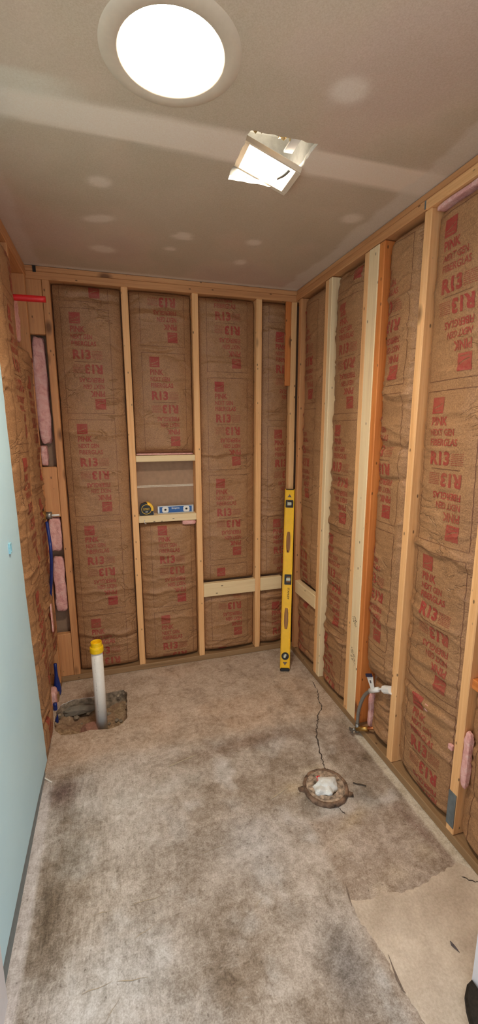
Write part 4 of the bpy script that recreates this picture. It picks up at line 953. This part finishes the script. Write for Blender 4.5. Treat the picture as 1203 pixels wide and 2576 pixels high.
V_, F_ = tube([(0.021, -0.118, 0.262), (0.024, -0.15, 0.288), (0.026, -0.175, 0.300)], 0.005, 10, 3); obj('neck', mesh('h', V_, F_, True), 'white_plastic', hose)
V_, F_ = cyl((0.022, -0.168, 0.296), (0.024, -0.216, 0.322), 0.019, 8); obj('coupling_nut', mesh('h', V_, F_), 'white_plastic', hose)
V_, F_ = prism([(-0.016, 0.0), (0.016, 0.0), (0.028, 0.062), (-0.028, 0.062)], ((0.010, -0.098, 0.252), (0, -0.86, 0.5), (0, 0.5, 0.86), (-1, 0, 0)), 0.0012); tg = obj('paper_tag', mesh('h', V_, F_), 'white_plastic', hose)
V_, F_ = prism([(-0.028, 0.060), (0.028, 0.060), (0.024, 0.076), (-0.024, 0.076)], ((0.009, -0.098, 0.252), (0, -0.86, 0.5), (0, 0.5, 0.86), (-1, 0, 0)), 0.006); obj('blue_edge', mesh('h', V_, F_), 'navy_plastic', tg)
V_, F_ = prism([(-0.008, 0.030), (0.004, 0.030), (0.004, 0.044), (-0.008, 0.044)], ((0.0085, -0.098, 0.252), (0, -0.86, 0.5), (0, 0.5, 0.86), (-1, 0, 0)), 0.0006); obj('grey_print', mesh('h', V_, F_), 'stain_purple', tg)

# ------------------------------------------------------------------ pipes on the left wall
V_, F_ = tube([(0, 0, 0), (0.10, 0, 0.001), (0.20, 0.0, 0.002)], 0.0135, 18, 4); Vh = V_
tag(obj('red_pipe', mesh('rp', V_, F_, True), 'red_pex', None, (LX-0.06, -0.47, 2.146)), 'red plastic pipe stub sticking out high on the left wall', 'pipe')
t = empty('mixing_valve', (LX+0.004, -0.225, 1.125), 'brass shower mixing valve poking through the torn left batt', 'valve')
V_, F_ = cyl((-0.03, 0, 0), (0.022, 0, 0), 0.026, 20); obj('valve_body', mesh('v', V_, F_, True), 'brass', t)
V_, F_ = cyl((0.022, 0, 0), (0.050, 0, 0.0), 0.020, 20); obj('collar', mesh('v', V_, F_, True), 'dull_metal', t)
V_, F_ = cyl((0.050, 0, 0.0), (0.088, 0, 0.0), 0.006, 12); obj('stem', mesh('v', V_, F_, True), 'white_pvc', t)
V_, F_ = cyl((0.0, 0, 0.02), (0.0, 0.0, 0.07), 0.012, 14); obj('upper_port', mesh('v', V_, F_, True), 'black_plastic', t)
tag(obj('blue_pipe', mesh('bp', *tube([(0.006, -0.01, 0.0), (0.018, -0.06, -0.07), (0.026, -0.10, -0.13), (0.016, -0.06, -0.24), (-0.002, -0.01, -0.36), (-0.02, 0.03, -0.46)], 0.0085, 14), True), 'blue_pex', None, (LX+0.020, -0.215, 1.09)), 'blue plastic pipe hanging below the mixing valve', 'pipe')
tag(obj('blue_pipe', mesh('bp', *tube([(0, 0.0, 0.36), (0, 0.0, 0.2), (0, 0.002, 0.14), (0.0, 0.004, 0.0)], lambda s: 0.009+0.013*math.exp(-((s-0.42)/0.2)**4), 16), True), 'blue_pex', None, (LX-0.012, -0.135, -0.15)), 'thick blue plastic pipe coming up beside the floor hole', 'pipe')
tag(obj('blue_pipe', mesh('bp', *tube([(0, 0.0, 0.20), (0, 0.0, 0.1), (0.0, 0.004, 0.0)], 0.011, 14), True), 'blue_pex', None, (LX-0.01, -0.275, -0.16)), 'short blue pipe down in the left end of the floor hole', 'pipe')

# ------------------------------------------------------------------ small things
mp = [(-0.264, -1.947), (-0.287, -1.952), (-0.310, -1.968), (-0.328, -1.992), (-0.342, -2.02), (-0.352, -2.06), (-0.352, -2.12), (-0.33, -2.17), (-0.264, -2.18)]
bm = bmesh.new(); f0 = bm.faces.new([bm.verts.new((x, y, 0.0)) for x, y in mp]); ex = bmesh.ops.extrude_face_region(bm, geom=[f0]); bmesh.ops.translate(bm, vec=(0, 0, 0.020), verts=[g for g in ex['geom'] if isinstance(g, bmesh.types.BMVert)]); bmesh.ops.recalc_face_normals(bm, faces=bm.faces[:])
bmesh.ops.bevel(bm, geom=[e for e in bm.edges if abs(e.verts[0].co.z-e.verts[1].co.z) < 1e-5 and e.verts[0].co.z > 0.015], offset=0.007, segments=3, affect='EDGES')
tag(bm_obj('floor_mat', bm, 'dark_mat', None, (0, 0, 0.0025), smooth=False), 'dark brown rounded mat at the foot of the right jamb', 'mat')
V_, F_ = tube([(0, 0, 0.004), (0.012, -0.012, 0.005), (0.03, -0.02, 0.004), (0.045, -0.034, 0.005)], 0.0028, 8)
tag(obj('wood_splinter', mesh('n', V_, F_, True), 'wood_splinter', None, (-0.21, -1.225, 0)), 'dark wood splinter on the concrete beside the flange', 'splinter')
for i, (x, y, l, a, lab) in enumerate(((-1.545, -0.80, 0.07, -0.8, 'thin white drywall sliver at the foot of the blue green board'), (-0.93, -0.87, 0.14, 0.25, 'long pale wood shaving lying on the concrete'), (-0.55, -1.18, 0.10, 0.35, 'pale scrap of lath lying left of the flange'))):
    tag(obj('scrap', box_mesh(l, 0.006, 0.003, 0.001, 'mud' if i else 'white_plastic'), None, None, (x, y, 0.0018), (0, 0, a)), lab, 'scrap')
tag(obj('wire_staple', mesh('s', *tube([(0, 0, 0), (-0.004, -0.012, 0.002), (-0.002, -0.014, -0.018), (0.008, -0.008, -0.022)], 0.0016, 8), True), 'white_plastic', None, (-0.998, -0.004, 1.022)), 'small bent wire hook on the front of the niche shelf', 'hook')
